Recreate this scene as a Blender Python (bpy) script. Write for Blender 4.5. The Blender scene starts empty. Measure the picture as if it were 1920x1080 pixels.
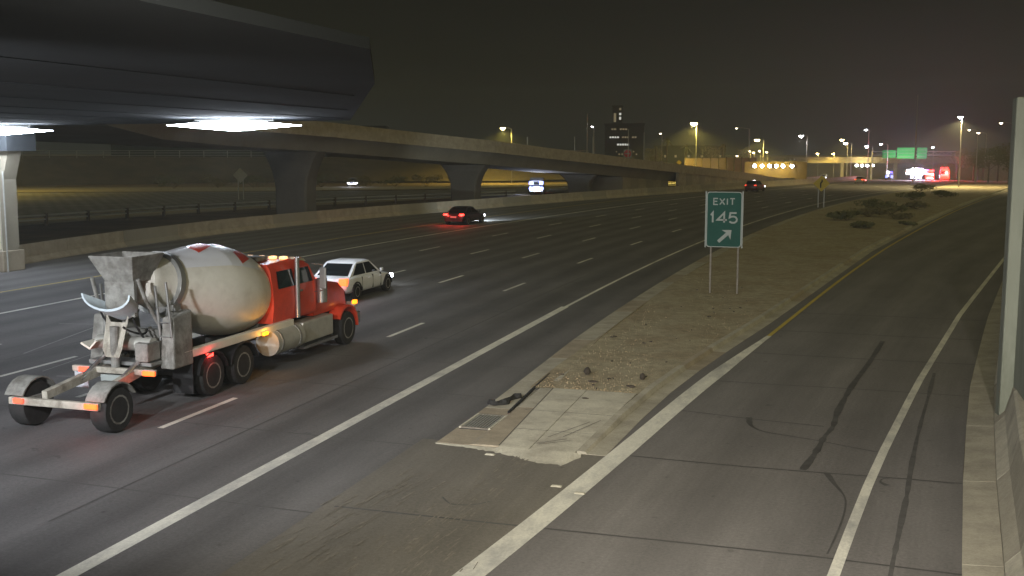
import bpy, math, random
from mathutils import Vector, Matrix
R = math.radians
rnd = random.Random(7)
sc = bpy.context.scene
COL = sc.collection

# ------------------------------------------------------------------ camera
CAM_H = 6.0
cd = bpy.data.cameras.new('camera'); cam = bpy.data.objects.new('camera', cd); COL.objects.link(cam)
cd.sensor_width = 36.0; cd.lens = 36.0 * 2030 / 1920
cd.clip_start = 0.1; cd.clip_end = 6000
cam.location = (0, 0, CAM_H)
cam.rotation_euler = (R(90 - 7.2153), 0, R(17.3683))
sc.camera = cam

# ------------------------------------------------------------------ world (city night sky)
w = bpy.data.worlds.new('World'); sc.world = w; w.use_nodes = True
nt = w.node_tree; nt.nodes.clear()
out = nt.nodes.new('ShaderNodeOutputWorld'); bg = nt.nodes.new('ShaderNodeBackground')
tc = nt.nodes.new('ShaderNodeTexCoord'); sp = nt.nodes.new('ShaderNodeSeparateXYZ'); rp = nt.nodes.new('ShaderNodeValToRGB')
nt.links.new(tc.outputs['Generated'], sp.inputs[0]); nt.links.new(sp.outputs['Z'], rp.inputs[0])
rp.color_ramp.elements[0].position = 0.0; rp.color_ramp.elements[0].color = (.034, .034, .025, 1)
rp.color_ramp.elements[1].position = 0.35; rp.color_ramp.elements[1].color = (.013, .0155, .015, 1)
nt.links.new(rp.outputs[0], bg.inputs[0]); bg.inputs[1].default_value = 0.36
nt.links.new(bg.outputs[0], out.inputs[0])

# one very weak, very soft sun: the warm glow of the city sky
sd = bpy.data.lights.new('sun', 'SUN'); sun = bpy.data.objects.new('sun', sd); COL.objects.link(sun)
sd.energy = 0.62; sd.angle = R(120); sd.color = (1.0, .89, .40)
sun.rotation_euler = (R(48), 0, R(66))

sc.view_settings.view_transform = 'Standard'; sc.view_settings.look = 'None'
sc.view_settings.exposure = 0.0; sc.view_settings.gamma = 1.0
sc.view_settings.use_curve_mapping = False
sc.cycles.use_denoising = True
sc.cycles.max_bounces = 5; sc.cycles.diffuse_bounces = 2; sc.cycles.glossy_bounces = 2; sc.cycles.transmission_bounces = 0; sc.cycles.volume_bounces = 0
sc.cycles.sample_clamp_indirect = 4.0; sc.cycles.sample_clamp_direct = 0
sc.cycles.use_light_tree = True
sc.cycles.caustics_reflective = False; sc.cycles.caustics_refractive = False

# ------------------------------------------------------------------ materials
MATS = {}
def mat(name, col, rough=.8, metal=0., var=.15, scale=6., stretch=(1, 1, 1), bump=0., bscale=60., emit=0., ecol=None,
        stain=None, stain_amt=0., stain_scale=.6, coat=0., spec=.4, grain=0.):
    if name in MATS: return MATS[name]
    m = bpy.data.materials.new(name); m.use_nodes = True; MATS[name] = m
    n = m.node_tree.nodes; l = m.node_tree.links
    b = n['Principled BSDF']
    b.inputs['Roughness'].default_value = rough; b.inputs['Metallic'].default_value = metal
    b.inputs['Specular IOR Level'].default_value = spec
    if coat: b.inputs['Coat Weight'].default_value = coat
    t = n.new('ShaderNodeTexCoord'); mp = n.new('ShaderNodeMapping'); l.new(t.outputs['Object'], mp.inputs[0])
    mp.inputs['Scale'].default_value = stretch
    ns = n.new('ShaderNodeTexNoise'); ns.inputs['Scale'].default_value = scale; ns.inputs['Detail'].default_value = 5
    ns.inputs['Roughness'].default_value = .65
    l.new(mp.outputs[0], ns.inputs['Vector'])
    cr = n.new('ShaderNodeValToRGB'); l.new(ns.outputs['Fac'], cr.inputs[0])
    cr.color_ramp.elements[0].position = .3; cr.color_ramp.elements[1].position = .7
    cr.color_ramp.elements[0].color = tuple(c * (1 - var) for c in col) + (1,)
    cr.color_ramp.elements[1].color = tuple(min(1, c * (1 + var)) for c in col) + (1,)
    src = cr.outputs[0]
    if stain:
        n2 = n.new('ShaderNodeTexNoise'); n2.inputs['Scale'].default_value = stain_scale; n2.inputs['Detail'].default_value = 6
        n2.inputs['Roughness'].default_value = .7
        l.new(mp.outputs[0], n2.inputs['Vector'])
        c2 = n.new('ShaderNodeValToRGB'); l.new(n2.outputs['Fac'], c2.inputs[0])
        c2.color_ramp.elements[0].position = .45; c2.color_ramp.elements[0].color = (0, 0, 0, 1)
        c2.color_ramp.elements[1].position = .68; c2.color_ramp.elements[1].color = (stain_amt,) * 3 + (1,)
        mx = n.new('ShaderNodeMixRGB'); l.new(c2.outputs[0], mx.inputs[0]); l.new(src, mx.inputs[1])
        mx.inputs[2].default_value = tuple(stain) + (1,)
        src = mx.outputs[0]
    if grain:
        n4 = n.new('ShaderNodeTexNoise'); n4.inputs['Scale'].default_value = bscale; n4.inputs['Detail'].default_value = 2
        l.new(t.outputs['Object'], n4.inputs['Vector'])
        c4 = n.new('ShaderNodeValToRGB'); l.new(n4.outputs['Fac'], c4.inputs[0])
        c4.color_ramp.elements[0].position = .25; c4.color_ramp.elements[0].color = (1 - grain,) * 3 + (1,)
        c4.color_ramp.elements[1].position = .75; c4.color_ramp.elements[1].color = (1,) * 3 + (1,)
        mx = n.new('ShaderNodeMixRGB'); mx.blend_type = 'MULTIPLY'; mx.inputs[0].default_value = 1
        l.new(src, mx.inputs[1]); l.new(c4.outputs[0], mx.inputs[2]); src = mx.outputs[0]
    l.new(src, b.inputs['Base Color'])
    if bump:
        n3 = n.new('ShaderNodeTexNoise'); n3.inputs['Scale'].default_value = bscale; n3.inputs['Detail'].default_value = 3
        l.new(t.outputs['Object'], n3.inputs['Vector'])
        bp = n.new('ShaderNodeBump'); bp.inputs['Strength'].default_value = bump; bp.inputs['Distance'].default_value = .02
        l.new(n3.outputs['Fac'], bp.inputs['Height']); l.new(bp.outputs[0], b.inputs['Normal'])
    if emit:
        b.inputs['Emission Color'].default_value = tuple(ecol or col) + (1,)
        b.inputs['Emission Strength'].default_value = emit
    return m

mat('road', (.150, .143, .142), .82, var=.16, scale=.55, stretch=(1.6, .12, 1), bump=.25, bscale=45, stain=(.085, .080, .074), stain_amt=.75, stain_scale=.35, grain=.35)
mat('ramp_road', (.150, .137, .125), .8, var=.14, scale=.6, stretch=(1.6, .15, 1), bump=.25, bscale=45, stain=(.105, .095, .085), stain_amt=.6, stain_scale=.45, grain=.3)
mat('gore_pave', (.150, .138, .118), .82, var=.22, scale=1.1, stretch=(2.2, .35, 1), bump=.3, bscale=38, stain=(.23, .20, .14), stain_amt=.45, stain_scale=1.4, grain=.35)
mat('joint', (.092, .088, .084), .8, var=.25, scale=3)
mat('tar', (.078, .075, .072), .7, var=.3, scale=2)
mat('pale_seam', (.30, .29, .28), .8, var=.2, scale=3)
mat('paint_white', (.78, .76, .66), .6, var=.12, scale=1.5, stretch=(1, .4, 1), stain=(.30, .30, .30), stain_amt=.75, stain_scale=1.1, grain=.2, bscale=20)
mat('paint_yellow', (.52, .40, .07), .6, var=.15, scale=2, stain=(.28, .24, .10), stain_amt=.5, stain_scale=1.2)
mat('concrete', (.43, .40, .32), .85, var=.16, scale=1.3, bump=.25, bscale=25, stain=(.22, .20, .16), stain_amt=.6, stain_scale=.9, grain=.2)
mat('concrete_pale', (.56, .53, .43), .85, var=.12, scale=1.6, bump=.25, bscale=25, stain=(.25, .22, .18), stain_amt=.55, stain_scale=1.3, grain=.2)
mat('concrete_tan', (.36, .31, .23), .85, var=.18, scale=1.6, bump=.2, bscale=25, stain=(.22, .18, .13), stain_amt=.5, stain_scale=1.0, grain=.2)
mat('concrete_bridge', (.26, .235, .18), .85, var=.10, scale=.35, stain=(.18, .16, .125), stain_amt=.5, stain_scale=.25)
mat('concrete_pier_shaded', (.13, .118, .095), .9, var=.12, scale=.4, stain=(.085, .077, .062), stain_amt=.6, stain_scale=.3)  # bridge concrete with the backlit shade put into its colour
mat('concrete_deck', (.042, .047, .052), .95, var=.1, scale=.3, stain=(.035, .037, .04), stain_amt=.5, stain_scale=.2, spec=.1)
mat('concrete_green', (.25, .27, .225), .75, var=.12, scale=.8, stretch=(1, 1, .25), stain=(.14, .155, .12), stain_amt=.75, stain_scale=1.1)
mat('white_tile', (.70, .68, .52), .45, var=.06, scale=1.2, stain=(.5, .5, .42), stain_amt=.4)
mat('dirt', (.20, .145, .085), .95, var=.3, scale=.35, bump=.5, bscale=9, stain=(.11, .085, .05), stain_amt=.6, stain_scale=.15)
mat('gravel', (.45, .395, .27), .95, var=.28, scale=3.2, bump=.7, bscale=30, stain=(.30, .22, .13), stain_amt=.6, stain_scale=.5, grain=.55)
mat('stone', (.40, .30, .18), .9, var=.5, scale=9)
mat('debris', (.05, .04, .03), .9, var=.4, scale=8)
mat('brown_wall', (.19, .135, .075), .9, var=.15, scale=.5)
mat('steel', (.35, .35, .33), .45, metal=.7, var=.1)
mat('dark_steel', (.07, .07, .065), .6, metal=.3, var=.2)
mat('galv', (.40, .40, .37), .55, metal=.4, var=.12)
mat('post_grey', (.20, .18, .15), .7, metal=.2, var=.25)
mat('rust_post', (.12, .09, .06), .85, var=.3)
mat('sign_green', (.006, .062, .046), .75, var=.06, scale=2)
mat('sign_white', (.30, .33, .31), .75, var=.06)
mat('sign_back', (.34, .33, .28), .6, var=.1)
mat('sign_yellow', (.62, .46, .05), .5, var=.08)
mat('sign_red', (.55, .05, .04), .5, var=.05)
mat('black', (.012, .012, .012), .6, var=.2)
mat('rubber', (.025, .024, .023), .85, var=.3, scale=5)
mat('glass_dark', (.012, .014, .015), .08, var=.05, spec=.6)
mat('red_paint', (.70, .065, .028), .38, var=.10, coat=.3, spec=.5, stain=(.45, .07, .04), stain_amt=.4, stain_scale=1.3)
mat('cream_paint', (.72, .68, .57), .5, var=.05, scale=1.5, stain=(.52, .47, .37), stain_amt=.5, stain_scale=1.2)
mat('drum_paint', (.80, .77, .67), .5, var=.05, scale=1.5, stain=(.55, .51, .42), stain_amt=.5, stain_scale=1.6)
mat('white_paint', (.80, .81, .83), .35, var=.03, coat=.4)
mat('grey_dirty', (.24, .235, .21), .8, var=.3, scale=4, stain=(.09, .08, .065), stain_amt=.85, stain_scale=2.6, bump=.4, bscale=20)
mat('beam_dirty', (.42, .39, .32), .7, var=.2, scale=3, stain=(.13, .11, .085), stain_amt=.8, stain_scale=2.2)
mat('pale_blue', (.56, .64, .68), .5, var=.08, scale=3, stain=(.35, .38, .38), stain_amt=.5, stain_scale=2)
mat('chrome', (.6, .6, .6), .25, metal=.9, var=.08)
mat('tank_alu', (.55, .54, .48), .4, metal=.45, var=.12, scale=4)
mat('dark_car', (.018, .017, .018), .3, coat=.5, var=.05)
mat('maroon_car', (.10, .03, .02), .35, coat=.4, var=.05)
mat('grey_car', (.25, .25, .26), .35, coat=.4, var=.05)
mat('leaf', (.12, .12, .055), .8, var=.45, scale=1.5)
mat('leaf_dry', (.17, .15, .08), .85, var=.4, scale=2)
mat('leaf_pale', (.16, .16, .09), .8, var=.4, scale=2)
mat('bark', (.12, .09, .06), .9, var=.3, scale=5)
mat('building', (.030, .031, .033), .9, var=.1, scale=.2)
mat('building_tan', (.20, .17, .12), .9, var=.12, scale=.3)
def glow(name, col, s): return mat(name, col, .4, var=0, emit=s, ecol=col)
glow('lamp_cool', (.80, .88, 1.0), 90)
glow('lamp_sodium', (1.0, .72, .33), 90)
glow('lamp_white', (.95, .92, 1.0), 60)
glow('lamp_dim', (1.0, .85, .6), 12)
glow('lamp_amberwall', (1.0, .66, .22), 30)
glow('tail_red', (1.0, .045, .03), 6)
glow('flash_red', (1.0, .03, .025), 16)
glow('tail_red_soft', (1.0, .07, .035), 3)
glow('tail_orange', (1.0, .085, .015), 4.4)
glow('amber', (1.0, .26, .012), 3.0)
glow('amber_soft', (1.0, .55, .22), 2.2)
glow('head_white', (.85, .9, 1.0), 25)
glow('head_blue', (.30, .34, 1.0), 2.8)
glow('flood_violet', (.72, .55, 1.0), 40)
glow('blue_flash', (.14, .10, 1.0), 6)
glow('win_lit', (.9, .92, .85), .7)
glow('win_dim', (.75, .65, .45), .15)

def road_mat(name, col, period, phase, path=.2, warm=(1, 1, 1), blotch=.3):
    m = bpy.data.materials.new(name); m.use_nodes = True; MATS[name] = m
    n = m.node_tree.nodes; l = m.node_tree.links; b = n['Principled BSDF']
    b.inputs['Roughness'].default_value = .78; b.inputs['Specular IOR Level'].default_value = .35
    t = n.new('ShaderNodeTexCoord'); sx = n.new('ShaderNodeSeparateXYZ'); l.new(t.outputs['UV'], sx.inputs[0])
    def math_(op, a, c=None):
        k = n.new('ShaderNodeMath'); k.operation = op
        for i, v in enumerate((a, c)):
            if v is None: continue
            if isinstance(v, (int, float)): k.inputs[i].default_value = v
            else: l.new(v, k.inputs[i])
        return k.outputs[0]
    def noise(sc_, stretch, det=5, rough=.65):
        mp = n.new('ShaderNodeMapping'); mp.inputs['Scale'].default_value = stretch; l.new(t.outputs['UV'], mp.inputs[0])
        q = n.new('ShaderNodeTexNoise'); q.inputs['Scale'].default_value = sc_; q.inputs['Detail'].default_value = det; q.inputs['Roughness'].default_value = rough
        l.new(mp.outputs[0], q.inputs['Vector']); return q.outputs['Fac']
    # two darker wheel paths in each lane
    wob = math_('MULTIPLY', math_('SUBTRACT', noise(.12, (1, 1, 1)), .5), 1.2)
    u = math_('MULTIPLY', math_('ADD', math_('ADD', sx.outputs[0], phase), wob), 4 * math.pi / period)
    band = math_('MULTIPLY', math_('ADD', math_('SINE', u), 1.0), .5)
    streak = noise(1.0, (2.6, .14, 1), 6, .7); blot = noise(.33, (1, .55, 1), 6, .7); fine = noise(16, (1, 1, 1), 3, .8); drop = noise(2.6, (1, 1, 1), 4, .6)
    f = math_('SUBTRACT', 1.0, math_('MULTIPLY', band, path))
    f = math_('MULTIPLY', f, math_('ADD', .72, math_('MULTIPLY', streak, .56)))
    f = math_('MULTIPLY', f, math_('ADD', 1 - blotch, math_('MULTIPLY', blot, 2 * blotch)))
    f = math_('MULTIPLY', f, math_('ADD', .55, math_('MULTIPLY', fine, .9)))
    spots = n.new('ShaderNodeMapRange'); spots.inputs['From Min'].default_value = .66; spots.inputs['From Max'].default_value = .74; spots.inputs['To Min'].default_value = 1; spots.inputs['To Max'].default_value = .62
    l.new(drop, spots.inputs['Value']); f = math_('MULTIPLY', f, spots.outputs[0])
    vm = n.new('ShaderNodeVectorMath'); vm.operation = 'SCALE'; vm.inputs[0].default_value = col; l.new(f, vm.inputs['Scale']); l.new(vm.outputs[0], b.inputs['Base Color'])
    bp = n.new('ShaderNodeBump'); bp.inputs['Strength'].default_value = .35; bp.inputs['Distance'].default_value = .012; l.new(fine, bp.inputs['Height']); l.new(bp.outputs[0], b.inputs['Normal'])
road_mat('lane_road', (.144, .138, .134), 3.7, .9, .28, blotch=.42)
road_mat('ramp_lane', (.180, .170, .162), 4.6, .3, .18)
road_mat('gore_lane', (.160, .147, .124), 3.0, .0, .10, blotch=.45)

# ------------------------------------------------------------------ mesh helpers
class MB:
    def __init__(s): s.v = []; s.f = []
    def add(s, vs, fs):
        o = len(s.v); s.v += [tuple(p) for p in vs]; s.f += [tuple(i + o for i in f) for f in fs]; return s
    def box(s, x0, x1, y0, y1, z0, z1):
        return s.hexa([(x0, y0, z0), (x1, y0, z0), (x1, y1, z0), (x0, y1, z0), (x0, y0, z1), (x1, y0, z1), (x1, y1, z1), (x0, y1, z1)])
    def hexa(s, p): return s.add(p, [(0, 3, 2, 1), (4, 5, 6, 7), (0, 1, 5, 4), (1, 2, 6, 5), (2, 3, 7, 6), (3, 0, 4, 7)])
    def quad(s, a, b, c, d): return s.add([a, b, c, d], [(0, 1, 2, 3)])
    def cyl(s, p0, p1, r0, r1=None, n=12, caps=True):
        r1 = r0 if r1 is None else r1
        p0 = Vector(p0); p1 = Vector(p1); d = (p1 - p0).normalized()
        a = d.orthogonal().normalized(); b = d.cross(a); vs = []
        for p, r in ((p0, r0), (p1, r1)):
            for i in range(n):
                t = 2 * math.pi * i / n; vs.append(p + a * (r * math.cos(t)) + b * (r * math.sin(t)))
        fs = [(i, (i + 1) % n, n + (i + 1) % n, n + i) for i in range(n)]
        if caps: fs += [tuple(range(n - 1, -1, -1)), tuple(range(n, 2 * n))]
        return s.add(vs, fs)
    def lathe(s, o, d, prof, n=24, caps=True):   # prof: (t along d, r)
        o = Vector(o); d = Vector(d).normalized(); a = Vector((1, 0, 0)); a = (a - d * a.dot(d)).normalized(); b = d.cross(a); vs = []
        for t, r in prof:
            for i in range(n):
                q = 2 * math.pi * i / n; vs.append(o + d * t + a * (r * math.cos(q)) + b * (r * math.sin(q)))
        fs = []
        for k in range(len(prof) - 1):
            for i in range(n):
                j = (i + 1) % n; fs.append((k * n + i, k * n + j, (k + 1) * n + j, (k + 1) * n + i))
        if caps: fs += [tuple(range(n - 1, -1, -1)), tuple(range((len(prof) - 1) * n, len(prof) * n))]
        return s.add(vs, fs)
    def loft(s, rings, caps=True, close=True):
        n = len(rings[0]); vs = [p for r in rings for p in r]; fs = []
        for k in range(len(rings) - 1):
            for i in range(n if close else n - 1):
                j = (i + 1) % n; fs.append((k * n + i, k * n + j, (k + 1) * n + j, (k + 1) * n + i))
        if caps and close: fs += [tuple(range(n - 1, -1, -1)), tuple(range((len(rings) - 1) * n, len(rings) * n))]
        return s.add(vs, fs)
    def prism(s, poly, z0, z1):                  # plan polygon extruded
        n = len(poly)
        return s.loft([[(x, y, z0) for x, y in poly], [(x, y, z1) for x, y in poly]])
    def tube(s, pts, r, n=8):
        for a, b in zip(pts[:-1], pts[1:]): s.cyl(a, b, r, n=n)
        return s
    def ribbon(s, pts, wd, z, zf=None):           # flat strip along a plan polyline; wd number or list
        n = len(pts); vs = []
        for i, p in enumerate(pts):
            a = Vector(pts[max(0, i - 1)][:2]); b = Vector(pts[min(n - 1, i + 1)][:2]); d = (b - a)
            d = d.normalized() if d.length else Vector((0, 1)); nn = Vector((d.y, -d.x))
            h = (wd[i] if isinstance(wd, (list, tuple)) else wd) / 2; c = Vector(p[:2])
            for sg in (-1, 1):
                q = c + nn * (sg * h); vs.append((q.x, q.y, z + (dip(q.y))))
        return s.add(vs, [(2 * i, 2 * i + 1, 2 * i + 3, 2 * i + 2) for i in range(n - 1)])
    def build(s, name, m, parent=None, loc=(0, 0, 0), smooth=False, kind=None, bevel=0.):
        me = bpy.data.meshes.new(name); me.from_pydata(s.v, [], s.f); me.update()
        me.materials.append(MATS[m] if isinstance(m, str) else m)
        if smooth:
            for p in me.polygons: p.use_smooth = True
            try: me.set_sharp_from_angle(angle=R(38))
            except Exception: pass
        o = bpy.data.objects.new(name, me); COL.objects.link(o); o.location = loc
        if parent: o.parent = parent
        if kind: o['kind'] = kind
        if bevel:
            b = o.modifiers.new('bevel', 'BEVEL'); b.width = bevel; b.segments = 2; b.limit_method = 'ANGLE'; b.angle_limit = R(35)
        return o

def tag(o, label, cat, group=None):
    o['label'] = label; o['category'] = cat
    if group: o['group'] = group
    return o
def empty(name, loc=(0, 0, 0), rz=0., label=None, cat=None, group=None):
    o = bpy.data.objects.new(name, None); COL.objects.link(o); o.location = loc; o.rotation_euler = (0, 0, rz)
    o.empty_display_size = .2
    if label: tag(o, label, cat, group)
    return o
def light(name, kind, loc, power, col, parent=None, size=.3, aim=None, spot=60, blend=.6):
    d = bpy.data.lights.new(name, kind); d.energy = power; d.color = col
    if kind in ('POINT', 'SPOT'): d.shadow_soft_size = size
    if kind == 'SPOT': d.spot_size = R(spot); d.spot_blend = blend
    o = bpy.data.objects.new(name, d); COL.objects.link(o); o.location = loc
    if parent: o.parent = parent
    if aim: o.rotation_euler = Vector(aim).to_track_quat('-Z', 'Y').to_euler()
    return o

# ------------------------------------------------------------------ alignment of the freeway
# lateral shift of the curve and the vertical dip, both functions of the distance Y
_S = [0.0]; 
def _slope(y):
    if y < 38: return 0.
    if y < 180: return .001648 * (y - 38)
    if y < 320: return .234 - (.234 - .05) * (y - 180) / 140
    return .05
for _i in range(1, 1200): _S.append(_S[-1] + _slope(_i - .5))
def sh(y):
    if y <= 0: return 0.
    i = min(int(y), 1198); return _S[i] + (_S[i + 1] - _S[i]) * (y - i)
def dip(y):
    if y < 120: return 0.
    y = min(y, 440); return -5e-5 * (y - 120) ** 2
def fp(off, y): return (off + sh(y), y)
def yrange(a, b, st):
    n = max(1, int(math.ceil((b - a) / st))); return [a + (b - a) * i / n for i in range(n + 1)]
def along(P, step):
    o = []; rem = 0.
    for a, b in zip(P[:-1], P[1:]):
        A_, B_ = Vector(a), Vector(b); L_ = (B_ - A_).length; t = rem
        while t < L_: o.append(tuple(A_ + (B_ - A_) * (t / L_))); t += step
        rem = t - L_
    return o
def interp(tab, y):
    if y <= tab[0][0]: return tab[0][1]
    for (a, u), (b, v) in zip(tab[:-1], tab[1:]):
        if y <= b: return u + (v - u) * (y - a) / (b - a)
    return tab[-1][1]
def road_uv(o, fx):
    uv = o.data.uv_layers.new(name='lane')
    for lp in o.data.loops:
        v = o.data.vertices[lp.vertex_index].co; uv.data[lp.index].uv = (v.x - fx(v.y), v.y)
    return o
def strip(fl, fr, ys, z, sub=1):
    m = MB(); vs = []
    for y in ys:
        a, b = fl(y), fr(y)
        for k in range(sub + 1): vs.append((a + (b - a) * k / sub, y, z + dip(y)))
    n = sub + 1; fs = []
    for i in range(len(ys) - 1):
        for k in range(sub): fs.append((i * n + k, i * n + k + 1, (i + 1) * n + k + 1, (i + 1) * n + k))
    return m.add(vs, fs)

# ramp lines surveyed on the ground (X by Y)
KERB = [(20.5, -4.91), (25.4, -4.70), (30.6, -4.14), (38.5, -3.0), (50.2, -1.5), (68.8, .9), (95.5, 5.3), (130, 11.6), (200, 25.2), (260, 38)]
RWHITE = [(-14, -2.6), (15.4, -.06), (21.1, .61), (29.4, 1.81), (42.7, 3.99), (69.5, 8.95), (110, 17.5), (200, 40)]
GUT = [(-14, -.6), (5, .75), (16, 1.70), (22.4, 2.29), (29.9, 3.13), (41.6, 4.78), (61.4, 7.94), (110, 19.3), (200, 42)]
kerb = lambda y: interp(KERB, y)
gut = lambda y: interp(GUT, y)
GL = -8.4       # left edge of the gore, as an offset from the freeway line

# ------------------------------------------------------------------ ground
ys = [-120, -60] + yrange(-20, 460, 12) + [600, 900, 1500, 3000]
g = MB(); xs = [-2500, -900, -400, -250, -150, -90, -60, -30, 0, 30, 60, 120, 250, 900, 2500]; vs = []
for y in ys:
    for x in xs: vs.append((x, y, dip(y) - .06))
n = len(xs)
g.add(vs, [(i * n + k, i * n + k + 1, (i + 1) * n + k + 1, (i + 1) * n + k) for i in range(len(ys) - 1) for k in range(n - 1)])
g.build('ground', 'dirt', kind='structure')

# freeway
BAR = [(-20, -41), (42, -41.2), (56, -43.6), (70, -44.5), (85, -43.8), (107, -40.7), (140, -37), (165, -35), (230, -34), (500, -34)]
bar = lambda y: interp(BAR, y)
FY = yrange(-20, 60, 4) + yrange(60, 460, 8)[1:] + [600, 900]
freeway = strip(lambda y: bar(y) + sh(y), lambda y: GL + .5 + sh(y), FY, 0.0, 6).build('freeway', 'lane_road', kind='structure'); road_uv(freeway, sh)
def fline(offf, y0, y1, wd, mt, name='edge_line', z=.006, st=6, parent=None):
    pts = [((offf(y) if callable(offf) else offf) + sh(y), y) for y in yrange(y0, y1, st)]
    return MB().ribbon(pts, wd, z).build(name, mt, parent or freeway)
fline(-10.45, -10, 40.3, .30, 'paint_white')
fline(-10.42, 40.3, 330, .15, 'paint_white')
hov = lambda y: interp([(-20, -30.05), (60, -30.05), (81, -29.7), (146, -28.6), (400, -28.6)], y)
fline(hov, -15, 330, .22, 'paint_white')
fline(lambda y: interp([(0, -34.65), (90, -34.5), (170, -33.6), (400, -32.5)], y), -15, 330, .16, 'paint_yellow')
dash_me = {}
for off, ph, y1 in ((-14.2, 7.5, 215), (-17.95, 9.45, 215), (-21.6, 10.85, 190), (-25.25, 11.85, 190)):
    y = ph - 12.2
    while y < y1:
        fline(off, y, y + 3.05, .155, 'paint_white', 'lane_dash', st=1.6); y += 12.2
# saw joints across the lanes and long seams between them
for y in (11.5, 15.8, 20.2, 24.8, 28.5, 32.1, 38.2, 43, 48, 53):
    MB().ribbon([(-33.5 + rnd.uniform(-.2, .2), y + .4), (-22, y + .25), (-14, y + .1), (GL, y - .12)], .045, .004).build('saw_joint', 'joint', freeway)
for off, a, b, wd in ((-19.5, 30, 62, .10), (-18.6, 24, 60, .06), (-12.3, 14, 50, .05), (-23.2, 25, 80, .08), (-33.0, 30, 60, .05)):
    fline(off, a, b, wd, 'joint', 'lane_seam', z=.0045)
for pts, wd in (([(-23.4, 26), (-25.2, 33.0), (-26, 36.5)], .05), ([(-26.3, 31.0), (-21.8, 31.9)], .05), ([(-20.2, 23.6), (-15.6, 24.6)], .07), ([(-21.0, 24), (-21.9, 30)], .04)):
    MB().ribbon(pts, wd, .005).build('pale_seam', 'pale_seam', freeway)

# pavement in front of the gore nose, and the ramp
gore = strip(lambda y: GL, lambda y: interp([(-20, -7.2), (13.8, -5.0), (20.6, -4.4)], y), yrange(-20, 20.6, 2), .0045, 4).build('gore_pavement', 'gore_lane', kind='structure'); road_uv(gore, lambda y: 0)
RY = yrange(-20, 60, 3) + yrange(60, 200, 7)[1:]
ramp = strip(lambda y: interp([(-20, -7.2), (13.8, -5.0), (20.6, -4.4)], y) if y < 20.6 else kerb(y) + .2, gut, RY, .0005, 4).build('exit_ramp', 'ramp_lane', kind='structure'); road_uv(ramp, gut)
def rl(pts, wd, mt, name, z=.009, parent=ramp): return MB().ribbon(pts, wd, z).build(name, mt, parent)
def smooth_path(pts, k=6):
    P = [Vector(p) for p in pts]; o = []
    for i in range(len(P) - 1):
        a, b, c, d = P[max(0, i - 1)], P[i], P[i + 1], P[min(len(P) - 1, i + 2)]
        for j in range(k):
            t = j / k
            o.append(.5 * ((2 * b) + (c - a) * t + (2 * a - 5 * b + 4 * c - d) * t * t + (3 * b - a - 3 * c + d) * t ** 3))
    o.append(P[-1]); return [tuple(p) for p in o]
rl(smooth_path([(-6.6, 2), (-5.0, 13.85), (-4.30, 19.9), (-3.45, 28), (-2.40, 35.8)]), [.43] * 20 + [.36, .3, .24, .18, .16], 'paint_white', 'gore_line')
rl(smooth_path([(-2.40, 35.8), (.27, 57.4), (3.85, 81.5), (10.9, 122), (24.2, 190)]), .14, 'paint_yellow', 'edge_line')
rl([(interp(RWHITE, y), y) for y in yrange(-10, 120, 2.5)], .17, 'paint_white', 'edge_line')
for y, x0 in ((11.8, -5.9), (16.1, -8.2), (20.6, -4.5), (24.5, -3.9), (28.3, -3.2), (32.6, -2.6), (37, -2.6), (41.4, -2)):
    x1 = gut(y); k = [(x0 + (x1 - x0) * t, y + .12 * math.sin(t * 7 + y) * .3 + rnd.uniform(-.03, .03)) for t in (0, .2, .4, .6, .8, 1)]
    if y == 24.5: k = [(-3.57, 24.71), (-2.07, 24.39), (-.39, 24.16)]
    rl(k, .07 if y > 30 else .055, 'tar' if y in (16.1, 20.6) else 'joint', 'saw_joint', z=.006)
def jag(p, wd): return [wd * rnd.uniform(.65, 1.35) for _ in p]
t1 = smooth_path([(1.12, 35.87), (.66, 32.07), (.23, 28.95), (.04, 27.28), (-.13, 25.52), (-.2, 24.22), (-.36, 23.24), (-.45, 22.34), (-.57, 21.42), (-.69, 20.64)], 4)
rl(t1, jag(t1, .13), 'tar', 'crack_seal', z=.007)
t1 = smooth_path([(2.33, 31.03), (1.98, 27.89), (1.68, 25.31), (1.47, 23.37), (1.27, 21.32), (1.12, 19.59), (.97, 18.11), (.84, 16.83), (.73, 15.7), (.4, 12)], 4)
rl(t1, jag(t1, .085), 'joint', 'crack_seal', z=.0075)
for p, wd in (([(-2.03, 24.5), (-1.93, 23.8), (-1.64, 23.34), (-1.07, 23.11), (-.52, 22.92), (.02, 22.66), (.69, 22.37)], .075),
              ([(-.25, 20.56), (-.1, 19.92), (.07, 19.27), (.1, 18.67), (.04, 17.82), (-.05, 17.02), (-.15, 16.28)], .06),
              ([(.82, 20.1), (.70, 20.3), (.79, 20.55), (1.17, 20.65), (1.98, 20.57)], .055)):
    q = smooth_path(p, 5); wl = [wd * (2.2 - 1.7 * min(1, i / (len(q) * .3))) * rnd.uniform(.85, 1.15) for i in range(len(q))]
    rl(q, wl, 'tar', 'tyre_skid_mark', z=.0085)
rl(smooth_path([(-6.62, 17.1), (-6.35, 16.8), (-6.0, 16.85), (-5.75, 17.1)]), .03, 'tar', 'tyre_skid_mark', z=.0085, parent=gore)
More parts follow.
